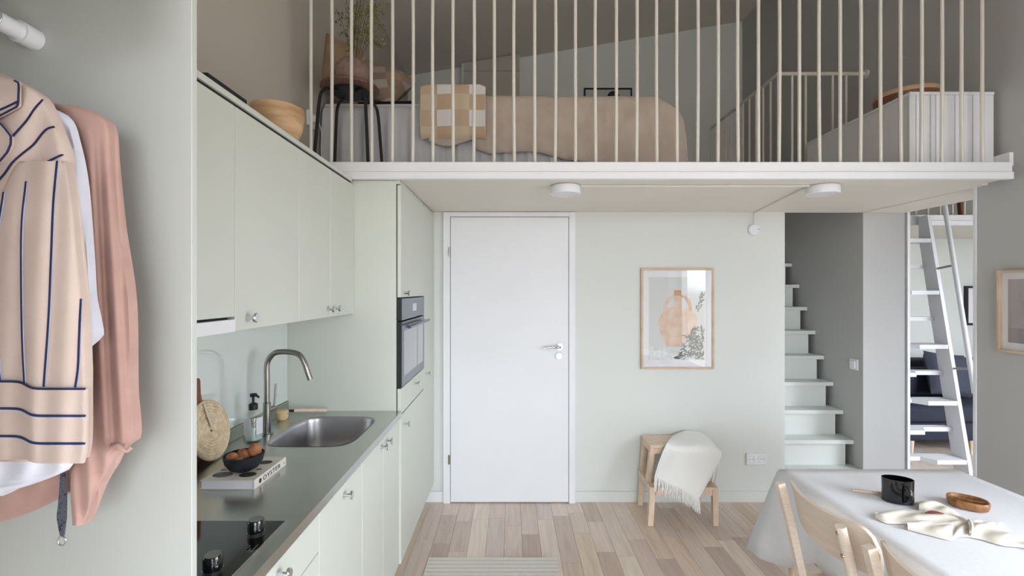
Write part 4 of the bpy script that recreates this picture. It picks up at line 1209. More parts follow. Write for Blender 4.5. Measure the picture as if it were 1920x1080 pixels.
t = thing('wool_throw', 'white wool throw with fringed edge draped over the step stool', 'throw', (1.14, 3.05, 0.04))
LE = [(1262, 817, 3.335), (1251, 829, 3.13), (1243, 846, 3.095), (1234, 872, 3.045), (1227, 895, 3.0)]     # left edge (px, py, Y)
C1 = [(1284, 808, 3.372), (1270, 832, 3.128), (1264, 850, 3.088), (1256, 878, 3.03), (1250, 905, 3.005)]
C2 = [(1312, 810, 3.365), (1300, 832, 3.125), (1294, 852, 3.086), (1286, 888, 3.02), (1278, 919, 2.998)]
C3 = [(1330, 822, 3.25), (1326, 836, 3.125), (1322, 856, 3.088), (1310, 895, 3.03), (1297, 929, 2.995)]
RE = [(1340, 836, 3.17), (1352, 850, 3.12), (1345, 868, 3.085), (1328, 902, 3.03), (1309, 937, 2.99)]
cols = [LE, C1, C2, C3, RE]
def colpt(c, v):
    P = [at(*q_) for q_ in c]
    cc = catmull(P, 8)
    k = v * (len(cc) - 1); i = min(int(k), len(cc) - 2); a = k - i
    return cc[i].lerp(cc[i + 1], a)
def thr(u, v):
    P = [colpt(c, v) for c in cols]
    k = u * (len(P) - 1); i = min(int(k), len(P) - 2); a = k - i
    p = P[i].lerp(P[i + 1], a)
    amp = 0.010 * min(1, max(0, v - 0.25) * 2)
    p.y += amp * math.sin(u * 11 + v * 2) - 0.012 * min(1, v * 4)
    p.z += 0.006
    return p
th = MB().slab(thr, 40, 40, (0, 0.006, -0.003)).out('cloth', M_throw, t, 70)
# second layer hanging at the right behind
B0 = [(1330, 838, 3.18), (1340, 862, 3.15), (1338, 888, 3.13), (1334, 908, 3.12)]
B1 = [(1350, 852, 3.16), (1349, 874, 3.15), (1345, 896, 3.13), (1342, 912, 3.12)]
def thr2(u, v):
    a = colpt(B0, v); b = colpt(B1, v)
    p = a.lerp(b, u); p.y += 0.008 * math.sin(u * 6)
    return p
MB().slab(thr2, 12, 16, (0, 0.005, 0)).out('back_fold', M_throw, t, 70)
fg = MB()
rnd = random.Random(5)
def strand(p, d, ln, r=0.0022):
    q1 = p + d * ln * 0.5 + Vector((rnd.uniform(-.006, .006), rnd.uniform(-.006, .004), 0))
    q2 = p + d * ln + Vector((rnd.uniform(-.008, .008), rnd.uniform(-.008, .004), 0))
    fg.tube([p, q1, q2], [r, r * 1.1, r * 0.7], 5)
for i in range(90):
    u = i / 89
    p = Vector(thr(u, 0.995)) + Vector((0, -0.002, 0))
    strand(p, Vector((0.06 - 0.12 * (1 - u), -0.05, -1)).normalized(), rnd.uniform(0.065, 0.095))
for i in range(26):
    v = 0.62 + 0.38 * i / 25
    p = Vector(thr(0.0, v)) + Vector((0, -0.002, 0))
    strand(p + Vector((0.01, -0.001, 0)), Vector((-0.10, -0.05, -1)).normalized(), rnd.uniform(0.05, 0.075))
fg.out('fringe', M_throw, t, 60, kind='stuff')

# ------------------------------------------------------------------ dining table with cloth
TBX0, TBX1, TBY0, TBY1, TBZ = 1.178, 1.955, 0.62, 2.062, 0.738
t = thing('dining_table', 'pale wooden dining table hidden under the linen cloth', 'table', (1.566, 1.34, 0))
MB().box(TBX0 + 0.004, TBX1 - 0.004, TBY0 + 0.004, TBY1 - 0.004, TBZ - 0.028, TBZ - 0.001, bev=0.004).out('tabletop', M_pine, t)
ap = MB()
ap.box(TBX0 + 0.05, TBX1 - 0.05, TBY0 + 0.05, TBY0 + 0.07, TBZ - 0.10, TBZ - 0.0285); ap.box(TBX0 + 0.05, TBX1 - 0.05, TBY1 - 0.07, TBY1 - 0.05, TBZ - 0.10, TBZ - 0.0285)
ap.box(TBX0 + 0.05, TBX0 + 0.07, TBY0 + 0.07, TBY1 - 0.07, TBZ - 0.10, TBZ - 0.0285); ap.box(TBX1 - 0.07, TBX1 - 0.05, TBY0 + 0.07, TBY1 - 0.07, TBZ - 0.10, TBZ - 0.0285)
ap.out('apron', M_pine, t)
for lx in (TBX0 + 0.035, TBX1 - 0.035):
    for ly in (TBY0 + 0.035, TBY1 - 0.05):
        MB().tube([(lx, ly, 0.0008), (lx, ly, TBZ - 0.0285)], [0.019, 0.023], 16).out('leg', M_pine, t, 40)
# cloth: top sheet and skirt as one continuous surface
tcl = MB()
zc_ = TBZ + 0.003
NP = []
nx_, ny_ = 16, 28
def per():
    pts = []
    for i in range(nx_): pts.append((TBX0 + (TBX1 - TBX0) * i / nx_, TBY1, 0, 1))
    for i in range(ny_): pts.append((TBX1, TBY1 - (TBY1 - TBY0) * i / ny_, 1, 0))
    for i in range(nx_): pts.append((TBX1 - (TBX1 - TBX0) * i / nx_, TBY0, 0, -1))
    for i in range(ny_): pts.append((TBX0, TBY0 + (TBY1 - TBY0) * i / ny_, -1, 0))
    return pts
P = per(); n = len(P)
corn = {0: (-0.72, 0.62), nx_: (0.7, 0.7), nx_ + ny_: (0.7, -0.7), 2 * nx_ + ny_: (-0.7, -0.7)}
drops = [0.0, 0.012, 0.05, 0.12, 0.20, 0.28, 0.34]
rings = []
for k, dr_ in enumerate(drops):
    ring = []
    for i, (x, y, ax, ay) in enumerate(P):
        dc = min(min(abs(i - c_), n - abs(i - c_)) for c_ in corn)
        ci = min(corn, key=lambda c_: min(abs(i - c_), n - abs(i - c_)))
        wgt = max(0, 1 - dc / 5.0) ** 1.4
        dirx = ax * (1 - wgt) + corn[ci][0] * wgt; diry = ay * (1 - wgt) + corn[ci][1] * wgt
        f_ = dr_ / 0.34
        lim = 0.78 if (ax == -1 and y < 1.84) else (0.9 if ax == -1 and y < 1.90 else 1.0)
        drop = dr_ * lim * (1 + 0.16 * wgt) + (0.012 if lim == 1 else 0.004) * f_ * math.sin(i * 1.1)
        outw = 0.006 * min(1, dr_ / 0.012) + f_ * (0.006 + 0.012 * math.sin(i * 0.9) * (1 - wgt) + 0.13 * wgt)
        if ax == -1 and wgt < 0.6: outw = 0.006 * min(1, dr_ / 0.012) + f_ * 0.003 * math.sin(i * 1.4) + f_ * 0.13 * wgt
        ring.append(Vector((x + dirx * outw, y + diry * outw, zc_ - drop * (1 if k else 0))))
    rings.append(ring)
V = [v for r in rings for v in r]
F = [(k * n + i, k * n + (i + 1) % n, (k + 1) * n + (i + 1) % n, (k + 1) * n + i) for k in range(len(rings) - 1) for i in range(n)]
# top sheet
base = len(V)
gx, gy = 15, 27
idx = {}
for j in range(ny_ + 1):
    for i in range(nx_ + 1):
        x = TBX0 + (TBX1 - TBX0) * i / nx_; y = TBY1 - (TBY1 - TBY0) * j / ny_
        if j == 0 and i < nx_: idx[i, j] = i
        elif i == nx_ and j < ny_: idx[i, j] = nx_ + j
        elif j == ny_ and i > 0: idx[i, j] = nx_ + ny_ + (nx_ - i)
        elif i == 0 and j > 0: idx[i, j] = 2 * nx_ + ny_ + (ny_ - j)
        else:
            idx[i, j] = len(V); V.append(Vector((x, y, zc_ + 0.0012 * noise.noise(Vector((x * 9, y * 9, 0))))))
F += [(idx[i, j], idx[i + 1, j], idx[i + 1, j + 1], idx[i, j + 1]) for j in range(ny_) for i in range(nx_)]
tcl.add(V, F)
to = tcl.out('tablecloth', M_linen, smooth=180, label='off white linen tablecloth hanging over the dining table', cat='tablecloth')
sd = to.modifiers.new('thickness', 'SOLIDIFY'); sd.thickness = 0.0016; sd.offset = -1
TZC = zc_ + 0.0015

# ------------------------------------------------------------------ chairs
def make_chair(dx, dy, label):
    t = thing('dining_chair', label, 'chair', (1.22 + dx, 1.585 + dy, 0), 'plywood dining chairs at the table')
    T = Vector((dx, dy, 0))
    yc = 1.585
    for s_, sec in ((1, 'sq'), (-1, 'rd')):
        yp = yc + s_ * 0.160
        # rear post: floor -> seat -> reclined top, square bar at the far side, rounded on the near one: both 26 mm
        pts = [Vector((1.060, yp, 0.0008)), Vector((1.088, yp, 0.43)), Vector((1.040, yp, 0.65)), Vector((1.000, yp, 0.812))]
        m = MB()
        if s_ == 1:
            for a, b in zip(pts, pts[1:]): m.obox(a + T, b + T, 0.026, 0.026, Vector((0, 1, 0)))
        else:
            m.tube([p + T for p in catmull(pts, 5)], 0.0155, 14)
        m.out('rear_leg', M_birch, t, 40)
        MB().tube([Vector((1.44, yc + s_ * 0.165, 0.0008)) + T, Vector((1.42, yc + s_ * 0.165, 0.43)) + T], [0.014, 0.017], 12).out('front_leg', M_birch, t, 40)
        MB().obox(Vector((1.09, yp, 0.405)) + T, Vector((1.42, yc + s_ * 0.165, 0.405)) + T, 0.02, 0.04).out('side_rail', M_birch, t)
    # bent plywood back: curved in plan, rounded ends
    def outline(v):      # v in [-1,1] along the width -> top/bottom offsets
        e = min(1.0, abs(v))
        k = math.sqrt(max(0.0, 1 - max(0, (e - 0.80) / 0.20) ** 2))
        return k
    def bk(u, v):
        w_ = 2 * u - 1
        k = outline(w_) * 0.998 + 0.002
        zz = 0.748 + (v - 0.5) * 0.150 * k - 0.010 * (1 - w_ * w_)
        xx = 1.026 + 0.060 * w_ * w_ - 0.004 - (zz - 0.748) * 0.24
        return Vector((xx, yc + w_ * 0.212, zz)) + T
    MB().slab(bk, 36, 10, (0.011, 0, 0.002)).out('backrest', M_birch, t, 50)
    for zz in (0.792, 0.722):
        xx = 1.005 - 0.014 + (0.812 - zz) * 0.22
        MB().lathe([(0.001, -0.003), (0.0055, -0.003), (0.0065, 0.0), (0.001, 0.001)], Vector((xx - 0.004, yc - 0.160, zz)) + T, 12, axis='x').out('screw', M_nickel, t, 40)
    def seat(u, v):
        w_ = 2 * u - 1
        return Vector((1.075 + 0.385 * v, yc + w_ * (0.195 + 0.02 * v), 0.452 - 0.016 * (1 - w_ * w_) * math.sin(v * PI) - 0.012 * max(0, v - 0.85) * 6)) + T
    MB().slab(seat, 16, 16, (0, 0, -0.012)).out('seat', M_birch, t, 50)
make_chair(0, 0, 'bent birch plywood chair at the far end of the table')
make_chair(0.0, -0.434, 'bent birch plywood chair nearest the camera, cut by the image edge')

# ------------------------------------------------------------------ things on the table
q = Vector((1.438, 1.745, TZC))
t = thing('black_jug', 'oval glossy black ceramic jug with handle on the tablecloth', 'jug', q)
rot = -0.35
MB().lathe([(0.001, 0.0), (0.046, 0.0), (0.050, 0.003), (0.049, 0.05), (0.050, 0.086), (0.0475, 0.0865), (0.0455, 0.05), (0.044, 0.006), (0.001, 0.005)], q, 40, sx=1.0, sy=0.66, rot=rot).out('cup', M_blackgloss, t, 50)
hd = []
for k in range(13):
    a = -PI / 2 + k / 12 * PI
    hd.append(q + Vector((-0.004 + 0.001 * math.cos(a), -0.032 - 0.030 * math.cos(a), 0.044 + 0.032 * math.sin(a))))
MB().tube(hd, 0.0055, 10).out('handle', M_blackgloss, t, 50)

t = thing('wooden_spoon', 'small pale wooden spoon lying behind the black jug', 'spoon', at(1597, 922, 1.81))
a = on(1598, 922, TZC); b = on(1664, 929, TZC)
dv = (b - a).normalized()
MB().tube([a + Vector((0, 0, .005)), a.lerp(b, 0.5) + Vector((0, 0, .006)), b + Vector((0, 0, .007))], [0.0035, 0.0048, 0.006], 10).out('handle', M_pine, t, 50)
bc_ = b + dv * 0.032
m = MB(); 
m.lathe([(0.001, 0.001), (0.017, 0.003), (0.022, 0.010), (0.019, 0.0105), (0.013, 0.006), (0.001, 0.005)], bc_, 24, sx=1.5, sy=0.9, rot=math.atan2(dv.y, dv.x))
m.out('bowl', M_pine, t, 50)

# divided wooden dish
q = on(1817, 956, TZC); q = Vector((1.655, 1.70, TZC))
t = thing('divided_dish', 'small oval wooden dish with two hollows holding spices', 'dish', q)
rot = -0.70
def RD(x, y, z): return q + Vector((x * math.cos(rot) - y * math.sin(rot), x * math.sin(rot) + y * math.cos(rot), z))
V = []; F = []
nn = 48
ringsd = [(0.78, 0.0), (0.92, 0.004), (1.0, 0.018), (1.0, 0.028), (0.95, 0.031)]
for k, z in ringsd:
    for j in range(nn):
        an = 2 * PI * j / nn; ex, ey = serect(0.058 * k, 0.046 * k, an, 2.6); V.append(RD(ex, ey, z))
for i in range(len(ringsd) - 1):
    for j in range(nn): F.append((i * nn + j, i * nn + (j + 1) % nn, (i + 1) * nn + (j + 1) % nn, (i + 1) * nn + j))
F.append(tuple(range(nn - 1, -1, -1)))
# inner wall down to hollow floor
base = len(V)
inn = [(0.88, 0.030), (0.84, 0.016), (0.74, 0.010)]
for k, z in inn:
    for j in range(nn):
        an = 2 * PI * j / nn; ex, ey = serect(0.058 * k, 0.046 * k, an, 2.6); V.append(RD(ex, ey, z))
o4 = (len(ringsd) - 1) * nn
for j in range(nn): F.append((o4 + j, o4 + (j + 1) % nn, base + (j + 1) % nn, base + j))
for i in range(len(inn) - 1):
    for j in range(nn): F.append((base + i * nn + j, base + i * nn + (j + 1) % nn, base + (i + 1) * nn + (j + 1) % nn, base + (i + 1) * nn + j))
F.append(tuple(base + 2 * nn + j for j in range(nn)))
MB().add(V, F).out('tray', M_dishwood, t, 50)
MB().obox(RD(-0.050, 0.0, 0.0195), RD(0.050, 0.0, 0.0195), 0.006, 0.017).out('divider', M_dishwood, t)
sp = MB(); rnd = random.Random(11)
for i in range(70):
    x = rnd.uniform(-0.034, 0.034); y = rnd.uniform(0.008, 0.028)
    c0 = RD(x, y, 0.0125 + rnd.random() * 0.003)
    sp.lathe([(0.0004, -0.0022), (0.0022, 0.0), (0.0004, 0.0022)], c0, 6)
sp.out('peppercorns', mat('peppercorn', (70, 44, 32), 0.7), t, 60, kind='stuff')

# crumpled napkin
t = thing('linen_napkin', 'crumpled natural linen napkin tied in a knot on the tablecloth', 'napkin', on(1790, 990, TZC))
def lobe(L, R, hgt, nu=26, nv=14, ph=0.0, nm='fold'):
    """cloth fold between two outline polylines given in table pixels"""
    def f(u, v):
        a = poly_at(L, u); b = poly_at(R, u)
        px = a[0] + (b[0] - a[0]) * v; py = a[1] + (b[1] - a[1]) * v
        p = on(px, py, TZC)
        e = math.sin(v * PI) ** 0.6
        h_ = hgt * e * (0.75 + 0.35 * math.sin(u * 3.0 + ph)) + 0.004 * e * math.sin(u * 17 + v * 7 + ph) + 0.003 * e * noise.noise(Vector((px * 0.06, py * 0.09, ph)))
        p.z = TZC + 0.0035 + max(0, h_)
        # raising a point moves it up in the image; pull it towards the viewer so the outline stays
        return p
    return MB().slab(f, nu, nv, (0, 0, -0.0025)).out(nm, M_napkin, t, 60)
lobe([(1641, 968), (1660, 962), (1700, 960), (1745, 962), (1790, 972), (1816, 984)], [(1641, 972), (1662, 982), (1698, 984), (1730, 990), (1775, 992), (1816, 990)], 0.014, ph=0.3)
lobe([(1723, 942), (1745, 944), (1775, 952), (1795, 966), (1820, 984)], [(1723, 958), (1750, 964), (1775, 970), (1795, 978), (1818, 990)], 0.016, ph=1.2)
lobe([(1698, 990), (1730, 980), (1770, 978), (1800, 978), (1820, 984)], [(1702, 994), (1740, 1004), (1782, 1014), (1795, 1008), (1818, 1008)], 0.017, ph=2.4)
lobe([(1814, 982), (1840, 984), (1880, 998), (1925, 1016), (1965, 1034)], [(1818, 1008), (1845, 1014), (1880, 1024), (1925, 1030), (1965, 1050)], 0.016, ph=0.9, nm='tail')
lobe([(1812, 978), (1838, 981), (1862, 986), (1880, 984)], [(1814, 984), (1838, 986), (1862, 989), (1880, 986)], 0.006, ph=0.2, nm='tail')
kn = MB()
kp = [on(1812, 986, TZC) + Vector((0, 0, 0.006)), on(1815, 988, TZC) + Vector((0.004, 0, 0.022)), on(1819, 998, TZC) + Vector((0.002, -0.004, 0.022)), on(1820, 1008, TZC) + Vector((0, -0.002, 0.005))]
kn.tube(catmull(kp, 6), 0.004, 10).out('knot', M_napkin, t, 60)
lc = on(1752, 974, TZC)
MB().slab(lambda u, v: lc + Vector(((u - 0.5) * 0.060, (v - 0.5) * 0.022 * (1 - 0.75 * (2 * u - 1) ** 2), 0.0215 + 0.004 * math.sin(u * PI))), 14, 6, (0, 0, -0.002)).out('leather_tag', M_leather, t, 60)

# ------------------------------------------------------------------ loft: bed
ZF = ZL1 - 0.012                      # walking surface of the loft
BXL, BXR, BYN, BYF_, BT = XL + 0.01, 0.84, 2.775, 4.15, 2.655
t = thing('bed', 'low bed on the loft with pleated pale sheet', 'bed', ((BXL + BXR) / 2, 3.45, ZF))
MB().box(BXL + 0.02, BXR - 0.04, BYN + 0.05, BYF_ - 0.03, ZF + 0.0008, ZF + 0.28, bev=0.01).out('base', M_sheet, t)
MB().box(BXL + 0.01, BXR - 0.03, BYN + 0.035, BYF_ - 0.02, ZF + 0.281, BT - 0.03, bev=0.05, seg=3).out('mattress', M_sheet, t, 50)
def skirt(u, v):
    x = BXL + 0.005 + (BXR - 0.06 - BXL) * u
    w_ = 0.012 * math.sin(x * 46) + 0.006 * math.sin(x * 91 + 1)
    zz = BT - 0.012 - (BT - 0.012 - ZF - 0.006) * v
    yy = BYN + 0.02 - 0.012 * min(1, v * 3) + w_ * min(1, v * 2.5)
    if v < 0.08: yy += (0.08 - v) * 0.5
    return Vector((x, yy, zz))
MB().slab(skirt, 220, 16, (0, 0.004, 0)).out('sheet_skirt', M_sheet, t, 60)
MB().slab(lambda u, v: Vector((BXL + 0.005 + (BXR - 0.06 - BXL) * u, BYN + 0.05 + (BYF_ - BYN - 0.06) * v, BT - 0.008 + 0.004 * noise.noise(Vector((u * 9, v * 6, 0))))), 40, 24, (0, 0, -0.018)).out('top_sheet', M_sheet, t, 60)

# duvet: covers the foot two thirds, hangs over the front edge and the foot end
def duvet(u, v):
    # u along X (0 head side .. 1 foot hanging down), v: 0 bottom of the front hang .. top .. back edge
    L = [(0.0, 0.0), (0.80, 1.0)]
    s_ = u * 1.62                       # arc length along X
    x0 = -0.205
    flat = 1.01
    xx, drx = (x0 + s_, 0.0)
    if s_ > flat:
        e = s_ - flat; r = 0.22
        a = min(e / r, PI / 2)
        xx = x0 + flat + r * math.sin(a); drx = r * (1 - math.cos(a)) + max(0, e - r * PI / 2)
        xx += 0.10 * max(0, e - r * PI / 2)
    # lower edge of the front hang
    hang = interp([(-0.30, 0.30), (-0.205, 0.30), (-0.13, 0.325), (0.02, 0.315), (0.16, 0.312), (0.30, 0.345), (0.5, 0.38), (0.9, 0.45), (1.3, 0.47)], xx)
    tot = hang + 1.30
    q_ = v * tot
    r = 0.07
    if q_ < hang:
        yy = BYN - 0.040 ; zz = BT + 0.03 - (hang - q_) - r * 0.4
        k = min(1, (hang - q_) / 0.12)
        yy += 0.010 * noise.noise(Vector((xx * 9, q_ * 3, 4))) * k + (1 - k) * 0.02
    else:
        e = q_ - hang
        a = min(e / r, PI / 2)
        yy = BYN - 0.015 + r * (1 - math.cos(a)) + max(0, e - r * PI / 2)
        zz = BT + 0.03 - r * 0.4 + r * 0.4 * math.sin(a)
    zz += 0.010 * noise.noise(Vector((xx * 5, yy * 5, 1)))
    yy += (0.012 * noise.noise(Vector((xx * 14 + zz * 6, zz * 4, 2))) + 0.006 * noise.noise(Vector((xx * 34 - zz * 10, zz * 9, 7)))) * (1.0 if q_ < hang + 0.05 else 0.0)
    zz = max(zz - drx, ZF + 0.012)
    if drx > 0: yy += 0.02 * min(1, drx / 0.2) * math.sin(xx * 30) * (1 if q_ > hang else 0)
    return Vector((xx, yy, zz))
MB().slab(duvet, 90, 70, (0, 0.012, -0.012)).out('duvet', M_duvet, smooth=70, label='beige linen duvet spread over the foot of the loft bed', cat='duvet')

# folded plaid throw over the edge
def pthrow(u, v):
    x = -0.520 + 0.375 * u
    hang = 0.275 + 0.016 * math.sin(u * PI)
    q_ = v * (hang + 0.30); r = 0.055
    if q_ < hang:
        yy = BYN - 0.075 - 0.012 * math.sin(q_ / hang * PI) + 0.006 * math.sin(u * 9); zz = BT + 0.050 - (hang - q_)
    else:
        e = q_ - hang; a = min(e / r, PI / 2)
        yy = BYN - 0.075 + r * (1 - math.cos(a)) + max(0, e - r * PI / 2); zz = BT + 0.050 + r * 0.35 * math.sin(a)
    k = abs(2 * u - 1)
    zz -= 0.014 * max(0, (k - 0.8) * 5)
    return Vector((x, yy, zz))
t = thing('plaid_throw', 'folded cream and tan checked throw hanging over the front of the loft bed', 'throw', (-0.33, BYN, 2.38))
MB().slab(pthrow, 30, 40, (0, 0.022, -0.016)).out('cloth', M_plaid, t, 60)
def pth2(u, v):
    p = pthrow(0.06 + u * 0.86, 0.0)
    return Vector((p.x + 0.02, p.y + 0.010 + 0.012 * v, p.z + 0.03 - 0.075 * v * (0.8 + 0.3 * math.sin(u * 5))))
MB().slab(pth2, 20, 8, (0, 0.01, 0)).out('under_fold', M_duvet, t, 60)

# cushions
def cushion(name, label, c, ux, uy, w_, h_, th, m, pinch=0.06):
    c = Vector(c); ux = Vector(ux).normalized(); uy = Vector(uy).normalized(); nz = ux.cross(uy).normalized()
    mb = MB()
    for sgn in (1, -1):
        def f(u, v, sgn=sgn):
            a = 2 * u - 1; b = 2 * v - 1
            e = (max(0, 1 - a ** 4) * max(0, 1 - b ** 4)) ** 0.5
            ka = 1 - pinch * (1 - b * b); kb = 1 - pinch * (1 - a * a)
            return c + ux * (a * w_ / 2 * (kb if False else ka)) + uy * (b * h_ / 2 * kb) + nz * (sgn * th / 2 * e)
        mb.grid(f, 18, 18)
    return mb.out(name, m, smooth=120, label=label, cat='cushion')
cushion('tan_cushion', 'tan cushion standing upright in the corner at the head of the loft bed', (-1.030, 2.86, 2.875), (0.82, 0.05, -0.35), (0.10, 0.14, 1), 0.26, 0.36, 0.07, M_tan, 0.03)
cushion('plaid_cushion', 'large brown plaid cushion slumped on the loft bed behind the stool', (-0.900, 3.07, 2.880), (0.92, -0.12, -0.34), (0.20, 0.66, 0.60), 0.46, 0.40, 0.18, M_plaid2, 0.05)
cushion('charcoal_cushion', 'flat charcoal cushion lying under the plaid cushion on the loft bed', (-0.760, 3.02, 2.674), (1, -0.05, 0), (0.05, 1, 0), 0.36, 0.34, 0.030, M_darkback, 0.04)

# stool with pot and sprigs
sc_ = Vector((-0.880, 2.570, ZF))
t = thing('round_stool', 'black metal stool with round wooden seat on the loft beside the bed', 'stool', sc_)
sz = 2.612
MB().lathe([(0.001, 0.0), (0.140, 0.0), (0.155, 0.008), (0.155, 0.020), (0.148, 0.026), (0.001, 0.026)], (sc_.x, sc_.y, sz), 40).out('seat', mat('reddish_wood_seat', (122, 92, 80), 0.5, c2=(100, 72, 62), scale=12, stretch=(8, 2, 2)), t, 40)
MB().lathe([(0.001, -0.012), (0.098, -0.012), (0.108, -0.001), (0.001, -0.001)], (sc_.x, sc_.y, sz), 32).out('bracket_disc', M_black, t, 40)
for an in (0.785, 2.356, 3.927, 5.498):
    dvec = Vector((math.cos(an), math.sin(an), 0))
    base_ = Vector((sc_.x, sc_.y, 0))
    pts = [base_ + dvec * 0.07 + Vector((0, 0, sz - 0.018)), base_ + dvec * 0.125 + Vector((0, 0, sz - 0.020)), base_ + dvec * 0.152 + Vector((0, 0, sz - 0.038)),
           base_ + dvec * 0.168 + Vector((0, 0, sz - 0.085)), base_ + dvec * 0.184 + Vector((0, 0, sz - 0.25)), base_ + dvec * 0.200 + Vector((0, 0, ZF + 0.0012))]
    MB().tube(catmull(pts, 5), 0.0085, 10).out('leg', M_black, t, 50)
pz = sz + 0.0265
pot = Vector((sc_.x + 0.012, sc_.y, pz))
MB().lathe([(0.001, 0.0), (0.080, 0.0), (0.092, 0.02), (0.097, 0.06), (0.090, 0.105), (0.066, 0.136), (0.042, 0.146), (0.036, 0.140), (0.060, 0.118), (0.080, 0.06), (0.001, 0.012)], pot, 36).out(
    'woven_pot', M_rattan, smooth=50, label='squat mauve brown woven pot on the round loft stool', cat='pot')
t = thing('dried_branches', 'airy yellow green dried branches rising from the woven pot', 'branches', pot + Vector((0, 0, 0.1)))
rnd = random.Random(21)
tw = MB(); l1 = MB(); l2 = MB()
base_ = pot + Vector((0, 0, 0.05))
def leaf3(mb, p, s_):
    d = Vector((rnd.uniform(-1, 1), rnd.uniform(-1, 1), rnd.uniform(-0.6, 1))).normalized()
    e = d.cross(Vector((rnd.uniform(-1, 1), rnd.uniform(-1, 1), rnd.uniform(-1, 1)))).normalized()
    g = d.cross(e) * s_ * 0.16
    mb.add([p, p + d * s_ * 0.5 + e * s_ * 0.25, p + d * s_, p + d * s_ * 0.5 - e * s_ * 0.25, p + d * s_ * 0.5 + g], [(0, 1, 4), (1, 2, 4), (2, 3, 4), (3, 0, 4), (0, 3, 2, 1)])
stems = [((-0.02, 0.0, 0.50), 0), ((-0.10, 0.02, 0.40), 0), ((0.06, 0.02, 0.55), 1), ((0.13, -0.02, 0.44), 1), ((0.17, 0.03, 0.36), 1), ((0.03, 0.05, 0.62), 1), ((0.10, 0.06, 0.60), 1), ((-0.05, -0.03, 0.58), 0), ((0.0, 0.04, 0.3), 0), ((0.17, 0.0, 0.16), 1), ((0.185, 0.02, 0.27), 1), ((0.15, -0.03, 0.33), 1), ((0.08, -0.02, 0.66), 1)]
for (dx, dy, dz), kind in stems:
    tip = base_ + Vector((dx, dy, dz))
    mid = base_ + (Vector((dx * 0.55, dy * 0.5, dz * 0.85 + 0.06)) if (kind and dx > 0.09) else Vector((dx * 0.25, dy * 0.3, dz * 0.5)))
    pth = catmull([base_ + Vector((dx * 0.05, dy * 0.05, 0)), mid, tip], 6)
    tw.tube(pth, [0.0022 - 0.0012 * i / len(pth) for i in range(len(pth))], 5)
    for k in range(10):
        f_ = 0.35 + 0.65 * rnd.random()
        p = pth[min(len(pth) - 1, int(f_ * (len(pth) - 1)))]
        e = p + Vector((rnd.uniform(-0.05, 0.06), rnd.uniform(-0.05, 0.05), rnd.uniform(-0.03, 0.06)))
        tw.tube([p, e], [0.0009, 0.0006], 4)
        for _ in range(9 if kind else 5):
            leaf3(l1 if kind else l2, p.lerp(e, rnd.random()) + Vector((rnd.uniform(-.012, .012), rnd.uniform(-.012, .012), rnd.uniform(-.012, .012))), rnd.uniform(0.010, 0.020))
tw.out('twigs', M_twig, t, 60)
l1.out('yellow_leaves', M_leafy, t, kind='stuff'); l2.out('grey_green_leaves', M_leafd, t, kind='stuff')

# storage bench at the right end of the loft with wooden tray
QX0, QX1, QY0, QY1, QZ = 2.076, 2.516, 2.442, 3.300, 2.560
t = thing('storage_bench', 'white storage bench with panelled front at the right end of the loft', 'bench', ((QX0 + QX1) / 2, 2.9, ZF))
MB().box(QX0 + 0.004, QX1 - 0.004, QY0 + 0.012, QY1, ZF + 0.0008, QZ - 0.016).out('body', M_white, t)
MB().box(QX0, QX1, QY0, QY1, QZ - 0.0155, QZ, bev=0.001).out('top_board', M_white, t)
for a, b in ((0.0, 0.034), (0.036, 0.108), (0.110, 0.136), (0.138, 0.236), (0.239, 0.328), (0.331, 0.440)):
    MB().box(QX0 + a + 0.0006, QX0 + b - 0.0006, QY0 + 0.002, QY0 + 0.0119, ZF + 0.001, QZ - 0.016, bev=0.002).out('front_board', M_white, t)
qt = Vector((2.245, 2.665, QZ + 0.0005))
t = thing('round_tray', 'round brown wooden tray with pale rim on the white loft bench', 'tray', qt)
MB().lathe([(0.001, 0.0), (0.140, 0.0), (0.150, 0.006), (0.152, 0.052), (0.144, 0.052), (0.142, 0.010), (0.001, 0.008)], qt, 44).out('dish', M_traywood, t, 50)
MB().lathe([(0.144, 0.0525), (0.153, 0.0525), (0.156, 0.060), (0.155, 0.074), (0.150, 0.078), (0.144, 0.076), (0.143, 0.060)], qt, 44).out('rim', M_traylight, t, 50)

# built-in closet and picture on the end wall
t = thing('loft_closet', 'built-in closet with sloping top at the end wall of the loft', 'closet', (-0.22, 5.10, ZF))
cx0, cx1, cy = -0.534, 0.094, 5.05
b_ = MB(); zz0 = ZF + 0.0008
b_.add([(cx0, cy + 0.018, zz0), (cx1, cy + 0.018, zz0), (cx1, YE - 0.001, zz0), (cx0, YE - 0.001, zz0),
        (cx0, cy + 0.018, zceil(cx0) - 0.003), (cx1, cy + 0.018, zceil(cx1) - 0.003), (cx1, YE - 0.001, zceil(cx1) - 0.003), (cx0, YE - 0.001, zceil(cx0) - 0.003)],
       [(0, 3, 2, 1), (4, 5, 6, 7), (0, 1, 5, 4), (1, 2, 6, 5), (2, 3, 7, 6), (3, 0, 4, 7)])
b_.out('carcass', M_wall, t)
zd = CH + (543 - 133) / FPX * cy
MB().box(cx0 + 0.03, cx1 - 0.002, cy, cy + 0.0175, zz0, zd - 0.002, bev=0.001).out('door', M_wallleft, t)
up = MB()
e0, e1 = cx0 + 0.03, cx1 - 0.002
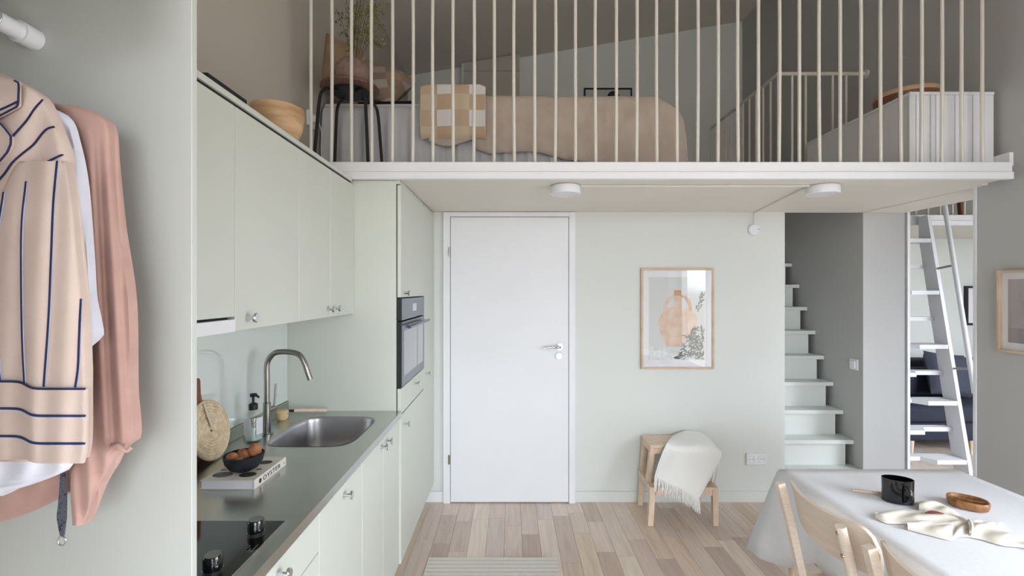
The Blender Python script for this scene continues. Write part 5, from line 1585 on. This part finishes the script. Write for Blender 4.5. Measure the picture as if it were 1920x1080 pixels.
up.add([(e0, cy, zd + 0.002), (e1, cy, zd + 0.002), (e1, cy + 0.0175, zd + 0.002), (e0, cy + 0.0175, zd + 0.002),
        (e0, cy, zceil(e0) - 0.008), (e1, cy, zceil(e1) - 0.008), (e1, cy + 0.0175, zceil(e1) - 0.008), (e0, cy + 0.0175, zceil(e0) - 0.008)],
       [(0, 3, 2, 1), (4, 5, 6, 7), (0, 1, 5, 4), (1, 2, 6, 5), (2, 3, 7, 6), (3, 0, 4, 7)])
up.out('upper_panel', M_wallleft, t)
px0, px1 = (1095 - CX) / FPX * 5.13, (1185 - CX) / FPX * 5.13
zt_ = CH + (543 - 165) / FPX * 5.13
t = thing('framed_loft_picture', 'thin dark framed picture on the loft end wall behind the bed', 'picture', ((px0 + px1) / 2, 5.14, zt_ - 0.7))
f = MB(); fw3 = 0.016
f.box(px0, px0 + fw3, 5.125, YE - 0.001, zt_ - 0.7, zt_); f.box(px1 - fw3, px1, 5.125, YE - 0.001, zt_ - 0.7, zt_)
f.box(px0 + fw3, px1 - fw3, 5.125, YE - 0.001, zt_ - 0.7, zt_ - 0.7 + fw3); f.box(px0 + fw3, px1 - fw3, 5.125, YE - 0.001, zt_ - fw3, zt_)
f.out('frame', M_black, t)
MB().box(px0 + fw3, px1 - fw3, 5.135, YE - 0.001, zt_ - 0.7 + fw3, zt_ - fw3).out('picture_sheet', mat('grey_sheet', (200, 200, 196), 0.8), t)
qx = (1150 - CX) / FPX * 5.13
MB().lathe([(0.001, -0.001), (0.075, -0.001), (0.075, 0.0), (0.001, 0.0)], (qx, 5.1348, zt_ - 0.105), 24, axis='y', sx=0.9).out('dark_print', M_ink, t)

# ------------------------------------------------------------------ neighbouring room seen through the passage
s = MB()
s.box(XR2 + 0.001, XE, 4.02, YE, ZL0, ZL1 - 0.012)
s.out('floor_loft_next_room', M_soffit, **ST)
fa2 = MB().box(XR2 + 0.001, XE, 3.995, 4.0195, 2.118, 2.166, bev=0.002).out('trim_4', M_white, **ST)
MB().box(XR2 + 0.001, XE, 3.988, 4.0195, 2.078, 2.1175, bev=0.002).out('fascia_board', M_white, fa2)
t = thing('next_room_railing', 'white rod railing on the loft of the room beyond the passage', 'railing', (4.2, 4.03, ZL1))
for i in range(20):
    xx = 2.95 + i * 0.105
    MB().tube([(xx, 4.03, 2.1535), (xx, 4.03, 3.2)], 0.0085, 8).out('baluster', M_whitesat, t, 40)
MB().tube([(2.87, 4.03, 3.2), (5.9, 4.03, 3.2)], 0.018, 12).out('top_rail', M_whitesat, t, 40)
pw = at(1799, 386, 4.15)
MB().obox((pw.x + 0.02, 4.15, ZL1 - 0.0115), (pw.x - 0.02, 4.15, ZL1 + 0.45), 0.035, 0.03).out('leaning_board', M_boardwood, label='brown wooden post leaning on the loft of the next room', cat='post')

# ladder stair
t = thing('loft_ladder', 'steep white ladder stair with alternating treads seen through the passage', 'ladder', (3.2, 3.6, 0))
def yl(z): return 3.555 + (z - 0.21) * (0.345 / 1.93)        # front line of the stringers
def yl_inv(y): return 0.21 + (y - 3.555) * (1.93 / 0.345)
for xs_ in (2.935, 3.475):
    y0_, y1_ = yl(0.0008), yl(2.150)
    V = []                                   # stringer: a leaning board resting against the loft edge
    for x in (xs_ - 0.014, xs_ + 0.014):
        V += [(x, y0_, 0.0008), (x, y0_ + 0.13, 0.0008), (x, 3.984, yl_inv(3.984 - 0.115)), (x, 3.984, 2.150), (x, y1_, 2.150)]
    n5 = 5
    F = [tuple(range(n5 - 1, -1, -1)), tuple(range(n5, 2 * n5))] + [(j, (j + 1) % n5, n5 + (j + 1) % n5, n5 + j) for j in range(n5)]
    MB().add(V, F).out('stringer', M_white, t)
for i in range(9):
    z = 0.235 + 0.2145 * i
    y = yl(z)
    xa, xb = 2.950, 3.460; xm = (xa + xb) / 2
    right = (i % 2 == 0)
    yb2 = min(y + 0.15, 3.984); d0, d1 = 0.0, min(0.085, (yb2 - y) * 0.55)
    if right: poly = [(xa, y + d1), (xm - 0.03, y + d1), (xm + 0.03, y + d0), (xb, y + d0), (xb, yb2), (xa, yb2)]
    else: poly = [(xa, y + d0), (xm - 0.03, y + d0), (xm + 0.03, y + d1), (xb, y + d1), (xb, yb2), (xa, yb2)]
    MB().prism(poly, lambda a, b, z=z: Vector((a, b, z - 0.032)), lambda a, b, z=z: Vector((a, b, z))).out('tread', M_white, t)
ha = at(1770, 385, 3.62); 
h0 = Vector((3.475, yl(2.2) - 0.135, 2.30)); h1 = Vector((3.475, yl(0.75) - 0.135, 0.75))
MB().tube([h0, h1], 0.017, 12).out('handrail', M_white, t, 40)
for z in (1.72, 0.93):
    MB().tube([(3.475, yl(z) + 0.005, z - 0.02), (3.475, yl(z) - 0.130, z + 0.0)], 0.009, 10).out('rail_bracket', M_nickel, t, 40)

# dark sofa behind the ladder
t = thing('sofa', 'dark navy fabric sofa beyond the ladder in the next room', 'sofa', (4.4, 4.7, 0))
SXa, SXb = 3.62, 5.55
MB().box(SXa, SXb, 4.32, 5.10, 0.13, 0.30, bev=0.03, seg=2).out('base', M_navyfab, t, 50)
MB().box(SXa, SXb, 4.88, 5.11, 0.301, 0.80, bev=0.05, seg=3).out('backrest', M_navyfab, t, 50)
for i in range(2):
    a = SXa + 0.02 + i * 0.95
    MB().box(a, a + 0.93, 4.31, 4.87, 0.302, 0.46, bev=0.045, seg=3).out('seat_cushion', M_navyfab, t, 50)
    MB().box(a + 0.02, a + 0.91, 4.70, 4.86, 0.463, 0.74, bev=0.05, seg=3).out('back_cushion', M_navyfab, t, 50)
for lx in (SXa + 0.1, 4.28, SXb - 0.1):
    for ly in (4.36, 5.04):
        MB().tube([(lx, ly, 0.0008), (lx, ly, 0.131)], [0.014, 0.022], 12).out('leg', M_pine, t, 40)
cushion('sofa_cushion', 'slate grey cushion propped against the sofa back', (4.28, 4.60, 0.70), (0.97, 0.08, -0.12), (0.08, 0.30, 0.95), 0.44, 0.42, 0.15, M_navyfab2, 0.05)
# black framed picture in the next room
px0 = (1810 - CX) / FPX * 5.13
t = thing('black_framed_picture', 'black framed picture on the wall of the next room behind the ladder', 'picture', (px0 + 0.25, 5.14, 1.14))
f = MB(); zq0, zq1 = 1.14, 1.57
f.box(px0, px0 + 0.025, 5.12, YE - 0.001, zq0, zq1); f.box(px0 + 0.475, px0 + 0.5, 5.12, YE - 0.001, zq0, zq1)
f.box(px0 + 0.025, px0 + 0.475, 5.12, YE - 0.001, zq0, zq0 + 0.025); f.box(px0 + 0.025, px0 + 0.475, 5.12, YE - 0.001, zq1 - 0.025, zq1)
f.out('frame', M_black, t)
MB().box(px0 + 0.025, px0 + 0.475, 5.135, YE - 0.001, zq0 + 0.025, zq1 - 0.025).out('picture_sheet', M_paper, t)
